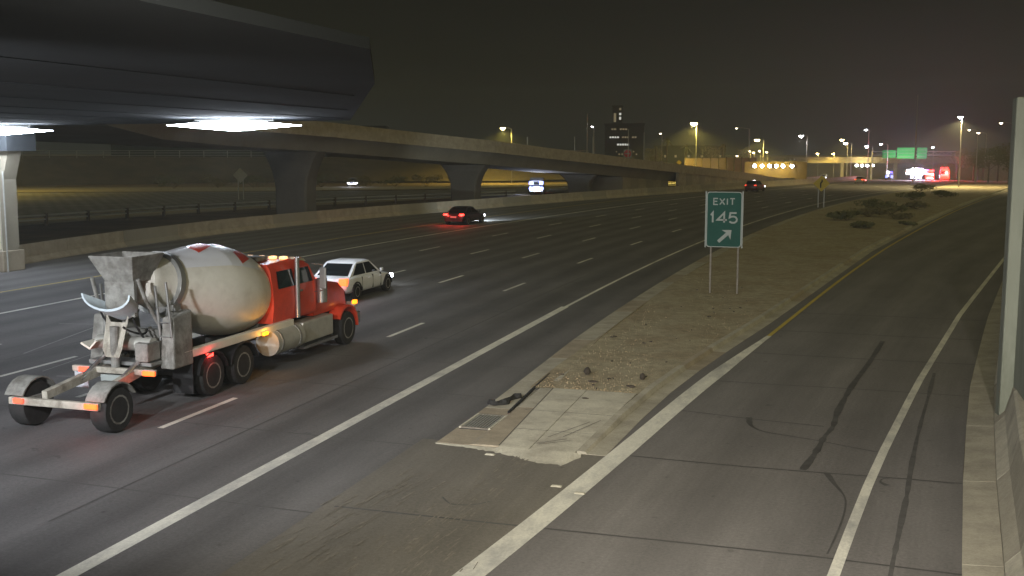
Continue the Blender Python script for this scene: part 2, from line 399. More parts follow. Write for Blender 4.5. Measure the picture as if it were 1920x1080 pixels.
# pale dust smears that tyres dragged over the gore pavement
dust = MB()
for i in range(150):
    t = rnd.random(); y = 12.6 + 7 * t; x = -6.05 + rnd.gauss(0, .16 + .25 * (1 - t)) + .05 * math.sin(y)
    L_ = rnd.uniform(.12, .5); wd = rnd.uniform(.005, .018); a = rnd.gauss(.05, .08)
    dx, dy = math.sin(a), math.cos(a); z = .0105 + i * 1e-5
    dust.quad((x - dy * wd, y + dx * wd, z), (x + dy * wd, y - dx * wd, z), (x + dy * wd + dx * L_, y - dx * wd + dy * L_, z), (x - dy * wd + dx * L_, y + dx * wd + dy * L_, z))
for i in range(90):
    y = rnd.uniform(11.5, 18); x = -7.6 + rnd.gauss(0, .35); L_ = rnd.uniform(.2, .7); wd = rnd.uniform(.006, .016); z = .0125 + i * 1e-5
    dust.quad((x - wd, y, z), (x + wd, y, z), (x + wd + .06, y + L_, z), (x - wd + .06, y + L_, z))
dust.build('dust_smear', mat('dust', (.185, .168, .138), .9, var=.3, scale=6), gore, kind='stuff')

# ------------------------------------------------------------------ the gore island
isl = strip(lambda y: GL + sh(y) + .85 + max(0, y - 60) * .0, lambda y: kerb(y) - .12, yrange(25.6, 60, 3) + yrange(60, 232, 6)[1:], .10, 10)
for i, p in enumerate(isl.v):
    isl.v[i] = (p[0], p[1], p[2] + .05 * math.sin(p[0] * 1.7 + p[1] * .3) * (1 if p[1] > 27 else 0) * .6 + rnd.uniform(0, .025))
isl.build('gore_island', 'gravel', kind='structure', smooth=True)
# left gutter pan of the island, in poured lengths
gp = empty('gutter', (0, 0, 0)); gp['kind'] = 'structure'
yy = 20.4; k = 0
while yy < 175:
    y1 = yy + (3.2 if yy < 60 else 9)
    if not (20.3 < yy < 20.5):
        a = lambda y: GL + sh(y) + (.02 if y > 24 else .35)
    m = MB(); rings = []
    for y in (yy + .008, y1 - .008):
        xl = GL + sh(y) + (.38 if y < 23 else max(.05, .38 - (y - 23) * .03)); xr = GL + sh(y) + (interp([(20.4, 1.77), (25.6, 1.46)], y) if y < 25.6 else max(.88, 1.46 - (y - 25.6) * .07))
        xm = xl + .70; dz = dip(y)
        zt_ = interp([(20.3, .045), (25.6, .122)], y); rings.append([(xl, y, dz - .05), (xr, y, dz - .05), (xr, y, dz + zt_), (xm + .12, y, dz + zt_ * .9), (xm, y, dz + .03 * min(1, zt_ / .1)), (xl, y, dz + .012)])
    m.loft(rings); m.build('gutter_length', 'concrete_tan' if (k % 3 == 0) else 'concrete', gp); yy = y1; k += 1
# nose slabs
apron = empty('concrete_apron', (0, 0, 0)); apron['kind'] = 'structure'
ysl = [(20.35, 21.75), (21.756, 23.35), (23.356, 25.62)]
for r_, (a, b) in enumerate(ysl):
    for c in range(2):
        def X(y, u):
            l = interp([(20, -6.62), (25.6, -6.93)], y); r2 = kerb(max(y, 20.5)) - .15
            return l + (r2 - l) * u
        u0, u1 = (0, .40) if c == 0 else (.41, 1.0)
        z0, z1 = interp([(20.3, .05), (25.6, .125)], a), interp([(20.3, .05), (25.6, .125)], b)
        s0 = -.0 if r_ else -.25 * 0
        m = MB(); m.hexa([(X(a, u0), a, -.05), (X(a, u1), a, -.05), (X(b, u1), b, -.05), (X(b, u0), b, -.05), (X(a, u0), a, z0), (X(a, u1), a, z0), (X(b, u1), b, z1), (X(b, u0), b, z1)])
        m.build('slab', 'concrete_pale', apron)
for pts in ([(-7.0, 23.353), (-4.95, 23.353)], [(-6.75, 21.753), (-5.05, 21.753)], [(-6.66, 20.4), (-6.93, 25.6)]):
    a, b = pts; zz = lambda y: interp([(20.3, .05), (25.6, .125)], y) + .005
    h = .011; dx, dy = (0, h) if abs(a[0] - b[0]) > 1 else (h, 0)
    MB().quad((a[0] - dx, a[1] - dy, zz(a[1])), (b[0] + (dx if dx else 0), b[1] - dy, zz(b[1])) if dy else (a[0] + dx, a[1], zz(a[1])), (b[0] + dx, b[1] + dy, zz(b[1])), (a[0], a[1] + dy, zz(a[1])) if dy else (b[0] - dx, b[1], zz(b[1]))).build('joint', 'joint', apron)
# ragged mortar nose in front
nose = MB(); pts = [(-8.0, 20.34), (-6.6, 20.33), (-4.95, 20.33)]
fr = []; bk = []
for i in range(41):
    t = i / 40; x = -8.02 + (3.1) * t; bk.append((x, 20.335, .055 if t > .44 else .02))
    d = interp([(0, .03), (.2, .12), (.5, .32), (.75, .72), (.93, .78), (1, .1)], t) + rnd.uniform(-.05, .05) * (1 if t > .15 else .2)
    fr.append((x + .02, 20.335 - d, .006))
nose.add(bk + fr, [(i, 41 + i, 42 + i, i + 1) for i in range(40)]); nose.build('mortar_nose', 'concrete_pale', apron)
# scratches on the slabs
for a, b in (((-5.1, 22.9), (-5.55, 21.3)), ((-5.3, 22.7), (-5.85, 21.2)), ((-5.45, 21.25), (-5.95, 20.75)), ((-5.35, 21.15), (-5.9, 20.7))):
    MB().ribbon([a, b], .018, interp([(20.3, .05), (25.6, .125)], a[1]) + .006).build('scratch', 'joint', apron)
# ramp-side kerb with its gutter pan
kb = empty('kerb', (0, 0, 0)); kb['kind'] = 'structure'
yy = 20.45; k = 0
while yy < 205:
    st = 3.0 if yy < 70 else 8; rings = []
    for y in (yy + .006, yy + st - .006):
        x = kerb(y); dz = dip(y); hh = interp([(20.4, .06), (24, .13), (300, .15)], y)
        rings.append([(x - .13, y, dz - .05), (x + .45, y, dz - .05), (x + .45, y, dz + .008), (x + .08, y, dz + .014), (x + .035, y, dz + hh), (x - .13, y, dz + hh + .005)])
    MB().loft(rings).build('kerb_length', 'concrete' if k % 5 != 3 else 'concrete_tan', kb); yy += st; k += 1
# drain grate
gr = tag(empty('drain_grate', (-7.6, 22.2, .052)), 'steel storm drain grate set in the concrete gutter at the gore nose', 'drain grate')
MB().box(-.355, .355, -.615, .615, -.06, -.016).build('pit', 'black', gr)
for x in (-.36, .31): MB().box(x, x + .05, -.62, .62, -.02, .014).build('frame_bar', 'concrete_pale', gr)
for y in (-.62, .57): MB().box(-.31, .31, y, y + .05, -.02, .012).build('frame_bar', 'post_grey', gr)
bm_ = MB().box(-.014, .014, -.57, .57, -.012, .010).build('bar', 'galv', gr)
for i in range(1, 9):
    c = bm_.copy(); COL.objects.link(c); c.parent = gr; c.location = (-.27 + i * .068, 0, 0)
bm_.location = (-.27, 0, 0)
# slot drain
sl = tag(empty('slot_drain', (0, 0, 0)), 'long dark slotted drain line along the gutter above the grate', 'drain')
for i in range(26):
    t = i / 25; y = 23.1 + 4.5 * t; x = -7.31 - .21 * t
    zt_ = interp([(20.3, .045), (25.6, .122)], y); MB().box(x - .022, x + .022, y, y + .12, zt_ - .06, zt_ + .006).build('slot', 'black', sl)
# gravel stones
st = MB()
for i in range(1600):
    y = 25.7 + 34 * rnd.random() ** 1.7; u = rnd.random(); x = (GL + sh(y) + .95) * (1 - u) + (kerb(y) - .2) * u
    r = rnd.uniform(.007, .018) * (1.8 if rnd.random() < .03 else 1); z = .125
    a = rnd.random() * 6.28; ps = [(x + r * math.cos(a + q) * rnd.uniform(.7, 1.3), y + r * math.sin(a + q) * rnd.uniform(.7, 1.3), z - .01) for q in (0, 1.6, 3.1, 4.7)]
    st.add(ps + [(x, y, z + r * .8)], [(0, 1, 4), (1, 2, 4), (2, 3, 4), (3, 0, 4)])
st.build('gravel_stones', 'stone', kind='stuff')
# debris
def lump(name, x, y, z, sx, sy, sz, mt, label, cat, group=None):
    m = MB(); rings = []
    for t, s in ((0, .55), (.35, 1), (.75, .8), (1, .3)):
        rings.append([(sx * s * math.cos(q * .785) * rnd.uniform(.75, 1.2), sy * s * math.sin(q * .785) * rnd.uniform(.75, 1.2), sz * t) for q in range(8)])
    o = m.loft(rings).build(name, mt, loc=(x, y, z)); return tag(o, label, cat, group)
lump('rock', -6.51, 27.5, .12, .10, .12, .2, 'debris', 'dark upright rock on the gravel left of centre', 'rock')
lump('rock', -5.0, 27.3, .12, .08, .09, .17, 'debris', 'dark upright rock on the gravel near the ramp kerb', 'rock')
lump('rock', -6.14, 26.6, .12, .16, .05, .05, 'debris', 'flat dark scrap lying on gravel below the left rock', 'debris')
lump('rock', -5.1, 26.3, .12, .12, .06, .06, 'debris', 'flat dark scrap lying on gravel below the right rock', 'debris')
lump('rock', -5.9, 24.7, .128, .09, .03, .03, 'debris', 'tiny dark scrap on the concrete apron slab', 'debris')
ts = MB(); pp = smooth_path([(-8.02, 23.95), (-7.86, 23.78), (-7.72, 23.95), (-7.66, 24.35), (-7.6, 24.75)], 4)
rg = []
for i, p in enumerate(pp):
    wv = .07 + .05 * math.sin(i * .9); rg.append([(p[0] - wv, p[1], .035), (p[0] + wv, p[1], .035), (p[0] + wv * .8, p[1], .10 + .05 * math.sin(i * 1.7)), (p[0] - wv * .6, p[1], .13)])
tag(ts.loft(rg).build('tyre_scrap', 'rubber'), 'curled black strip of shredded tyre lying in the gutter', 'tyre scrap')
for x, y, lab in ((-4.88, 18.27, 'white raised road marker left of the wide white gore line'), (-4.38, 18.0, 'white raised road marker right of the wide white gore line'), (-6.67, 19.86, 'white raised road marker just in front of the concrete nose')):
    m = MB(); m.hexa([(-.10, -.055, 0), (.10, -.055, 0), (.10, .055, 0), (-.10, .055, 0), (-.08, -.03, .02), (.08, -.03, .02), (.08, .03, .02), (-.08, .03, .02)])
    tag(m.build('road_marker', 'concrete_pale', loc=(x, y, .008)), lab, 'road marker')

# ------------------------------------------------------------------ right-hand gutter, barrier and wall
rg_ = empty('ramp_gutter', (0, 0, 0)); rg_['kind'] = 'structure'
rb = tag(empty('ramp_barrier', (3, 20, 0)), 'low sloped concrete barrier along the right side of the exit ramp', 'barrier')
yy = -14.; k = 0
while yy < 66:
    y1 = yy + 4.35; rr = []; rq = []
    for y in (yy + .008, y1 - .008):
        x = gut(y); rr.append([(x, y, -.05), (x + .56, y, -.05), (x + .56, y, .045), (x + .40, y, .03), (x, y, .010)])
        b = x + .565 - 3; yb = y - 20
        rq.append([(b, yb, -.05), (b + .62, yb, -.05), (b + .62, yb, .86), (b + .40, yb, .88), (b + .34, yb, .84), (b + .20, yb, .30), (b, yb, .08)])
    MB().loft(rr).build('gutter_length', 'concrete', rg_); MB().loft(rq).build('barrier_length', 'concrete' if k % 2 else 'concrete_pale', rb); yy = y1; k += 1
rw = tag(empty('portal_wall', (3.28, 26, 0)), 'tall grey green concrete portal wall at the right edge of the ramp', 'wall')
m = MB(); m.box(.28, 1.4, -24, -.35, 0, 7.15); m.build('wall_face', 'concrete_green', rw)
m = MB(); m.loft([[(.02, -.35, 0), (1.4, -.35, 0), (1.4, .3, 0), (.02, .3, 0)], [(.02, -.35, 7.15), (1.4, -.35, 7.15), (1.4, .3, 7.15), (.02, .3, 7.15)]]); m.build('end_pilaster', 'concrete_green', rw, bevel=.04)
lit = MB()
for i in range(34):
    y = 25.8 + 22 * rnd.random() ** 1.4; u = rnd.uniform(.08, .95); x = (GL + sh(y) + .95) * (1 - u) + (kerb(y) - .2) * u
    a = rnd.random() * 3.14; l_ = rnd.uniform(.04, .14); wd = rnd.uniform(.012, .04); dx, dy = math.cos(a) * l_, math.sin(a) * l_
    lit.hexa([(x, y, .12), (x + dx, y + dy, .12), (x + dx - wd, y + dy + wd, .12), (x - wd, y + wd, .12), (x, y, .15), (x + dx, y + dy, .145), (x + dx - wd, y + dy + wd, .145), (x - wd, y + wd, .16)])
lit.build('gravel_litter', 'debris', kind='stuff')
# ------------------------------------------------------------------ left: portal column, deck with its lamps
pc = tag(empty('portal_column', (-40.15, 44.3, 0)), 'wide pale portal column on the median at the left edge', 'column')
m = MB(); m.box(-7, -.22, -.5, .5, 1.05, 6.0); m.build('shaft', 'concrete_pale', pc)
for i in range(6):
    for j in range(14):
        m = MB().box(-.24 - .47 * (i + 1) + .01, -.24 - .47 * i - .01, -.53, -.5, 1.12 + .34 * j + .01, 1.12 + .34 * (j + 1) - .01)
        m.build('tile', 'white_tile', pc)
MB().box(-7.1, .05, -.75, .75, 0, 1.05).build('plinth', 'concrete_tan', pc, bevel=.05)
m = MB(); m.loft([[(-.21, -.45, 1.05), (.0, -.45, 1.05), (.0, .45, 1.05), (-.21, .45, 1.05)], [(-.21, -.45, 4.6), (.03, -.45, 4.6), (.03, .45, 4.6), (-.21, .45, 4.6)], [(-.21, -.45, 6.0), (.45, -.45, 6.0), (.45, .45, 6.0), (-.21, .45, 6.0)]])
m.build('corner_trim', 'concrete_bridge', pc)
MB().cyl((.09, -.5, 0), (.09, -.5, 5.0), .04, n=8).build('conduit', 'galv', pc)
MB().box(-7.3, .7, -.8, 1.2, 6.0, 7.25).build('capital', 'concrete_deck', pc)

td = tag(empty('tunnel_deck', (-20, 20, 7.2)), 'dark concrete tunnel deck overhead at the upper left', 'deck')
poly = [(-5.8, -10), (-5.8, 12.6), (-8.7, 19.1), (-20.0, 41.4), (-40, 45.5), (-62, 48), (-62, -10)]
def shift(p): return [(x + 20, y - 20) for x, y in p]
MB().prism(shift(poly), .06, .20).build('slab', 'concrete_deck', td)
for i in range(13):     # board joints along the soffit
    x = -59 + 4.0 * i
    ye = interp([(-62, 47.6), (-40, 45.2), (-20, 41.2), (-8.7, 19), (-6, 12)], x) - .6
    MB().box(x + 20 - .05, x + 20 + .05, -29, ye - 20, .048, .059).build('soffit_joint', 'concrete_deck', td)

def portal_lamp(x, y, z, rz, label):
    r = tag(empty('portal_lamp', (x, y, z), rz), label, 'lamp', 'long portal lamps under the tunnel deck')
    L2 = 2.6; prof = []
    for i in range(-24, 25):
        t = i / 24; prof.append((t * L2, max(.006, .21 * (1 - abs(t) ** 1.15))))
    m = MB(); vs = []; n = 20
    m.lathe((0, 0, 0), (1, 0, 0.0001), prof, n) if False else None
    rings = [[(t, .34 * (rr / .21) * math.cos(q * 6.2832 / n), rr * math.sin(q * 6.2832 / n)) for q in range(n)] for t, rr in prof]
    m.loft(rings); m.build('diffuser', 'lamp_cool', r, smooth=True)
    m = MB().box(-1.5, 1.5, -.10, .10, .18, .26); m.build('housing', 'dark_steel', r)
    for s in (-1.1, 1.1): MB().box(s - .05, s + .05, -.05, .05, .255, 7.19 - z if 7.19 - z > .26 else .27).build('hanger', 'dark_steel', r)
    return r
portal_lamp(-22.9, 37.2, 6.98, R(17.4), 'bright white spindle shaped lamp under the deck, the whole one left of centre')
portal_lamp(-38.8, 42.3, 6.95, R(17.4), 'bright white lamp above the portal column, cut by the left edge')
portal_lamp(-17.0, -2.0, 6.98, 0, 'unseen portal lamp added overhead behind the camera over the right lanes')  # this lamp and the next are unseen, added for light near the camera
portal_lamp(-33.0, 4.0, 6.98, 0, 'unseen portal lamp added overhead beside the camera over the left lanes')

# unseen floodlights added around the camera to brighten the near road
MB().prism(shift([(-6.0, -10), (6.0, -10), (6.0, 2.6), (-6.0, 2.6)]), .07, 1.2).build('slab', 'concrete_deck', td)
def fill_flood(x, y, aim, power, col, label, spot=78):
    r = tag(empty('fill_floodlight', (x, y, 6.85)), label, 'floodlight', 'added floodlights on the portal edge')
    d = (Vector(aim) - Vector((x, y, 6.85))).normalized()
    MB().box(-.28, .28, -.35, -.05, -.16, .16).build('housing', 'dark_steel', r); MB().box(-.04, .04, -.25, -.15, .16, .42).build('bracket', 'dark_steel', r)
    MB().box(-.24, .24, -.05, -.03, -.12, .12).build('lens', 'lamp_white', r)
    light('flood_beam', 'SPOT', (0, .12, 0), power, col, r, .22, d, spot, .9)
for x, y, aim, pw, col, lab in ((2.2, 1.0, (.5, 26, 0), 12500, (1, .92, .80), 'added floodlight over the right side of the exit ramp'), (-4.6, 1.6, (-4.5, 28, 0), 9500, (1, .94, .82), 'added floodlight over the gore beside the camera'),
                                (-11.5, 5.0, (-14.5, 33, 1), 8600, (.92, .94, 1), 'added floodlight over the right freeway lanes'), (-20, 4.0, (-20, 36, 0), 8500, (.90, .94, 1), 'added floodlight over the middle freeway lanes'), (-30, 6.0, (-36, 40, 1), 15000, (.90, .94, 1), 'added floodlight over the left freeway lanes')):
    fill_flood(x, y, aim, pw, col, lab, 78 if x < -6 else 66)

# ------------------------------------------------------------------ median barrier
mb_ = tag(empty('median_barrier', (-40, 80, 0)), 'long low concrete barrier along the left edge of the freeway', 'barrier')
yy = 45.6
while yy < 330:
    st_ = 6 if yy < 200 else 13; rr = []
    for y in (yy + .01, yy + st_ - .01):
        x = bar(y) + sh(y) + 40; dz = dip(y); z0 = dz - .05
        rr.append([(x - .62, y - 80, z0), (x, y - 80, z0), (x, y - 80, dz + .08), (x - .20, y - 80, dz + .33), (x - .26, y - 80, dz + 1.02), (x - .42, y - 80, dz + 1.02), (x - .48, y - 80, dz + .33), (x - .62, y - 80, dz + .08)])
    MB().loft(rr).build('barrier_length', 'concrete_tan' if int(yy / 6) % 3 else 'concrete_bridge', mb_); yy += st_
# low wall / guard rail by the piers, posts carrying two rails
gd = tag(empty('guard_rail', (-55, 90, 0)), 'low two rail guard fence with dark posts in front of the bridge piers', 'guard rail')
GP = [(-66, 55), (-64, 62), (-62.6, 70), (-61.5, 80), (-60, 90), (-56.5, 101), (-51.5, 113), (-45.6, 125), (-41.2, 133)]
for x, y in along(GP, 4.5): MB().box(x + 55 - .11, x + 55 + .11, y - 90 - .11, y - 90 + .11, 0, .98).build('post', 'rust_post', gd)
for z in (.45, .80):
    m = MB()
    for a, b in zip(GP[:-1], GP[1:]):
        m.hexa([(a[0] + 55, a[1] - 90, z), (a[0] + 55.06, a[1] - 90, z), (b[0] + 55.06, b[1] - 90, z), (b[0] + 55, b[1] - 90, z), (a[0] + 55, a[1] - 90, z + .12), (a[0] + 55.06, a[1] - 90, z + .12), (b[0] + 55.06, b[1] - 90, z + .12), (b[0] + 55, b[1] - 90, z + .12)])
    m.build('rail', 'galv', gd)

# ------------------------------------------------------------------ ramp bridge
def bpath(y): return (interp([(93, -54.5), (120, -50), (152, -48.5), (400, -48.3)], y)) + sh(y)
def edges(y):
    if y >= 93: c = bpath(y); return c - 5, c + 5
    return interp([(48, -84), (58, -74), (69, -66), (83, -61), (93, bpath(93) - 5)], y), interp([(48, -37.5), (58, -41.5), (69, -46.6), (83, -49.2), (93, bpath(93) + 5)], y)
def zs(y): return 6.0 - .0565 * (y - 93) if y > 93 else interp([(48, 7.9), (58, 7.3), (69, 6.85), (83, 6.4), (93, 6.0)], y)
br = tag(empty('ramp_bridge', (-50, 100, 0)), 'long concrete ramp bridge sloping down to the right on flared piers', 'bridge')
BY = yrange(48, 93, 3) + yrange(93, 228, 4.5)[1:]
sl_, gi_, p1_, p2_, cap_ = [], [], [], [], []
for y in BY:
    a, b = edges(y); z = zs(y); a += 50; b += 50; q = y - 100
    sl_.append([(a, q, z + 1.38), (b, q, z + 1.38), (b, q, z + 1.62), (a, q, z + 1.62)])
    gi_.append([(a + 2.3, q, z), (b - 1.9, q, z), (b - 1.1, q, z + 1.38), (a + 1.4, q, z + 1.38)])
    p1_.append([(b - .32, q, z + 1.62), (b + .02, q, z + 1.30), (b + .02, q, z + 2.66), (b - .25, q, z + 2.66)])
    p2_.append([(a, q, z + 1.62), (a + .3, q, z + 1.62), (a + .25, q, z + 2.66), (a, q, z + 2.66)])
NG = [i for i, y in enumerate(BY) if y <= 183]
MB().loft(sl_).build('deck', 'concrete_bridge', br); MB().loft([gi_[i] for i in NG]).build('girder', 'concrete_bridge', br)
MB().loft(p1_).build('parapet', 'concrete_tan', br); MB().loft(p2_).build('parapet', 'concrete_bridge', br)
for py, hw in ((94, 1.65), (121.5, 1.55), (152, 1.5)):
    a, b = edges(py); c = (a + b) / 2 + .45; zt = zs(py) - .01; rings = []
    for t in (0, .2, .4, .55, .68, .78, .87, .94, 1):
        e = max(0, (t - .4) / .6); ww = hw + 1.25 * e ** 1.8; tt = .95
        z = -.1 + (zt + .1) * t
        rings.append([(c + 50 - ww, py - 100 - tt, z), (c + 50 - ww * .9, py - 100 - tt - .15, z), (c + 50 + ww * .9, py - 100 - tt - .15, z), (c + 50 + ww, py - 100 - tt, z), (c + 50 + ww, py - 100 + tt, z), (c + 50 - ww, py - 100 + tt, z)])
    MB().loft(rings).build('pier', 'concrete_pier_shaded', br, smooth=True)
# abutment and retaining wall panels
rt = tag(empty('retaining_wall', (-48, 160, 0)), 'ribbed concrete retaining wall where the ramp bridge meets the ground', 'retaining wall')
yy = 161.; k = 0
while yy < 300:
    y1 = yy + 3.0; a0, b0 = edges(yy); a1, b1 = edges(y1); ins = 1.9 if yy < 177 else .12
    zt0, zt1 = (zs(yy) if yy < 177 else max(zs(yy) + 2.62, .9 + dip(yy))), (zs(y1) if yy < 177 else max(zs(y1) + 2.62, .9 + dip(y1)))
    zt0 -= .03; zt1 -= .03
    f = lambda x, y, z: (x + 48, y - 160, z)
    o_ = MB().hexa([f(b0 - ins - .5, yy + .02, dip(yy) - .1), f(b0 - ins, yy + .02, dip(yy) - .1), f(b1 - ins, y1 - .02, dip(y1) - .1), f(b1 - ins - .5, y1 - .02, dip(y1) - .1),
                   f(b0 - ins - .5, yy + .02, zt0), f(b0 - ins, yy + .02, zt0), f(b1 - ins, y1 - .02, zt1), f(b1 - ins - .5, y1 - .02, zt1)])
    if yy < 177 or yy > 226 or True: o_.build('wall_panel', 'concrete_bridge' if k % 2 else 'concrete_tan', rt)
    yy = y1; k += 1
a, b = edges(161)
MB().hexa([f(a + 1, 161, -.1), f(b - 1.9, 161, -.1), f(b - 1.9, 161.4, -.1), f(a + 1, 161.4, -.1), f(a + 1, 161, zs(161) - .03), f(b - 1.9, 161, zs(161) - .03), f(b - 1.9, 161.4, zs(161) - .03), f(a + 1, 161.4, zs(161) - .03)]).build('abutment', 'concrete_bridge', rt)

# ------------------------------------------------------------------ vehicles
def wheel(parent, x, y, r, wd, rim='grey_dirty', side=1, name='wheel'):
    m = MB(); h = wd / 2
    prof = [(-h, r * .62), (-h, r * .93), (-h * .72, r), (h * .72, r), (h, r * .93), (h, r * .62)]
    m.lathe((x, y, r), (1, 0, 0), prof, 22, caps=True) if False else None
    rings = [[(x + t, y + rr * math.cos(q * 6.2832 / 22), r + rr * math.sin(q * 6.2832 / 22)) for q in range(22)] for t, rr in prof]
    m.loft(rings); w_ = m.build(name, 'rubber', parent, smooth=True)
    m = MB(); s = side
    rings = [[(x + s * t, y + rr * math.cos(q * 6.2832 / 16), r + rr * math.sin(q * 6.2832 / 16)) for q in range(16)] for t, rr in ((h * .7, r * .66), (h * 1.02, r * .64), (h * 1.0, r * .56), (h * .55, r * .46), (h * .5, r * .24), (h * .95, r * .20), (h * .95, .01))]
    m.loft(rings); m.build('rim', rim, w_, smooth=True)
    for q in range(5):
        t = q * 6.2832 / 5; yy_, zz_ = y + r * .36 * math.cos(t), r + r * .36 * math.sin(t)
        MB().cyl((x + s * h * .5, yy_, zz_), (x + s * h * .62, yy_, zz_), r * .06, n=6).build('hub_bolt', 'dark_steel', w_)
    return w_

def sedan(loc, rz, paint, label, cat='car', name='car', L_=4.7, W=1.82, Hh=1.46, facing='away', lamps=True, tail='tail_red', head='head_white', suv=False, detail=True, group=None, th=0.):
    r = tag(empty(name, loc, rz), label, cat, group); hw = W / 2; h2 = L_ / 2
    zb = .95 if not suv else 1.08                      # belt line
    # lower body, lofted from tail to nose: (y, width factor, bottom, shoulder)
    S = [(-h2, .80, .42, .80), (-h2 + .06, .90, .30, zb * .98), (-h2 + .45, .98, .22, zb + .06), (-h2 + 1.2, 1.0, .20, zb + .03), (0, 1.0, .20, zb), (h2 - 1.5, 1.0, .20, zb - .02), (h2 - .9, .98, .21, zb - .10), (h2 - .35, .93, .24, zb - .20), (h2 - .06, .82, .30, zb - .30), (h2, .70, .38, zb - .42)]
    if suv: S = [(-h2, .86, .45, .95), (-h2 + .05, .94, .34, zb + .05)] + S[2:]
    rings = []
    for y, k, z0, z1 in S:
        u = hw * k; rings.append([(-u * .86, y, z0), (u * .86, y, z0), (u * .97, y, z0 + .14), (u, y, (z0 + z1) / 2 + .05), (u * .97, y, z1 - .08), (u * .86, y, z1), (-u * .86, y, z1), (-u * .97, y, z1 - .08), (-u, y, (z0 + z1) / 2 + .05), (-u * .97, y, z0 + .14)])
    bo = MB().loft(rings).build('body', paint, r, smooth=True)
    if detail:
        sb = bo.modifiers.new('subdivision', 'SUBSURF'); sb.levels = sb.render_levels = 2
        for y in (h2 - 1.62, -.02, -h2 + 1.35):
            for s in (-1, 1): MB().box(*sorted((s * hw * .90, s * (hw - .006))), y - .008, y + .008, .34, zb - .06).build('door_gap', 'black', r)
    # greenhouse
    y0, y1 = (-h2 + .42, h2 - 1.35) if not suv else (-h2 + .10, h2 - 1.35)
    r0, r1 = (y0 + .85, y1 - .85) if not suv else (y0 + .35, y1 - .75)
    wb, wr = hw * .86, hw * .66; z0 = zb - .02; z1 = Hh
    base = [(-wb, y0, z0), (wb, y0, z0), (wb, y1, z0 - .04), (-wb, y1, z0 - .04)]
    mid = [(-wr - .03, r0 + .05, z1 - .06), (wr + .03, r0 + .05, z1 - .06), (wr + .03, r1 - .05, z1 - .06), (-wr - .03, r1 - .05, z1 - .06)]
    top = [(-wr + .1, r0 + .25, z1), (wr - .1, r0 + .25, z1), (wr - .1, r1 - .25, z1), (-wr + .1, r1 - .25, z1)]
    MB().loft([base, mid, top]).build('roof', paint, r, smooth=True)
    def pane(a, b, c, d, nm, u0=.07, u1=.93, v0=.10, v1=.90):
        a, b, c, d = map(Vector, (a, b, c, d)); nrm = (b - a).cross(d - a).normalized() * .008
        P = lambda u, v: (a * (1 - u) + b * u) * (1 - v) + (d * (1 - u) + c * u) * v + nrm
        MB().quad(P(u0, v0), P(u1, v0), P(u1, v1), P(u0, v1)).build(nm, 'glass_dark', r)
    pane(base[0], base[1], mid[1], mid[0], 'rear_window'); pane(base[2], base[3], mid[3], mid[2], 'windshield')
    pane(base[1], base[2], mid[2], mid[1], 'side_window', .08, .49); pane(base[1], base[2], mid[2], mid[1], 'side_window', .52, .92)
    pane(base[3], base[0], mid[0], mid[3], 'side_window', .08, .48); pane(base[3], base[0], mid[0], mid[3], 'side_window', .51, .92)
    for s in (-1, 1):
        for y in (-h2 + .85, h2 - .92): wheel(r, s * (hw - .11), y, .33 if not suv else .37, .23, 'galv', s)
        if detail:
            for y in (-h2 + .85, h2 - .92):
                m = MB(); rg2 = []
                for q in range(9):
                    t = math.pi * q / 8; cy, cz = math.cos(t), math.sin(t)
                    rg2.append([(s * hw * .96, y + .36 * cy, .33 + .36 * cz), (s * hw * .96, y + .44 * cy, .33 + .42 * cz), (s * (hw + .012), y + .43 * cy, .33 + .41 * cz), (s * (hw + .012), y + .36 * cy, .33 + .36 * cz)])
                m.loft(rg2).build('wheel_arch', 'black', r)
            MB().box(s * (hw - .02) - .10 * (s < 0), s * (hw - .02) + .10 * (s > 0), h2 - 1.75, h2 - 1.55, zb, zb + .14).build('mirror', paint, r, bevel=.03)
            for y in (-.35, .75): MB().box(*sorted((s * hw * .985, s * (hw + .022))), y - .1, y + .08, zb - .19, zb - .155).build('door_handle', paint, r)
        # lamps
        x0, x1 = sorted((s * hw * .55, s * hw * .90)); zt = zb - .17 - th
        MB().hexa([(x0, -h2 - .012, zt), (x1, -h2 + .02, zt), (x1, -h2 + .2, zt), (x0, -h2 + .2, zt), (x0, -h2 + .005, zt + .13 + th), (x1, -h2 + .03, zt + .15 + th), (x1, -h2 + .2, zt + .15 + th), (x0, -h2 + .2, zt + .13 + th)]).build('tail_lamp', tail if lamps else 'sign_red', r)
        zt = zb - .42
        MB().hexa([(x0, h2 - .35, zt), (x1, h2 - .35, zt), (x1, h2 - .12, zt), (x0, h2 - .015, zt), (x0, h2 - .4, zt + .14), (x1, h2 - .4, zt + .15), (x1, h2 - .18, zt + .15), (x0, h2 - .05, zt + .13)]).build('headlamp', head, r)
    if detail:
        MB().box(-.26, .26, -h2 - .015, -h2 + .05, .60, .72).build('licence_plate', 'sign_white', r)
        MB().box(-hw * .8, hw * .8, -h2 - .01, -h2 + .1, .30, .44).build('bumper', 'black', r)
    return r

FH = lambda y: -math.atan(_slope(y))        # heading of the lanes
# white car in front of the mixer
c1 = sedan((-19.95, 41.3, .0), 0, 'white_paint', 'white car with a lit orange tail lamp just ahead of the mixer truck', tail='tail_orange', L_=4.8, W=1.9, Hh=1.52, th=.14); light('tail_glow', 'POINT', (.8, -2.6, .8), 9, (1, .06, .03), c1, .06)
for s in (-.6, .6): light('headlight_beam', 'SPOT', (s, 2.45, .62), 90, (.9, .95, 1.0), c1, .08, (0, 1, -.07), 70)
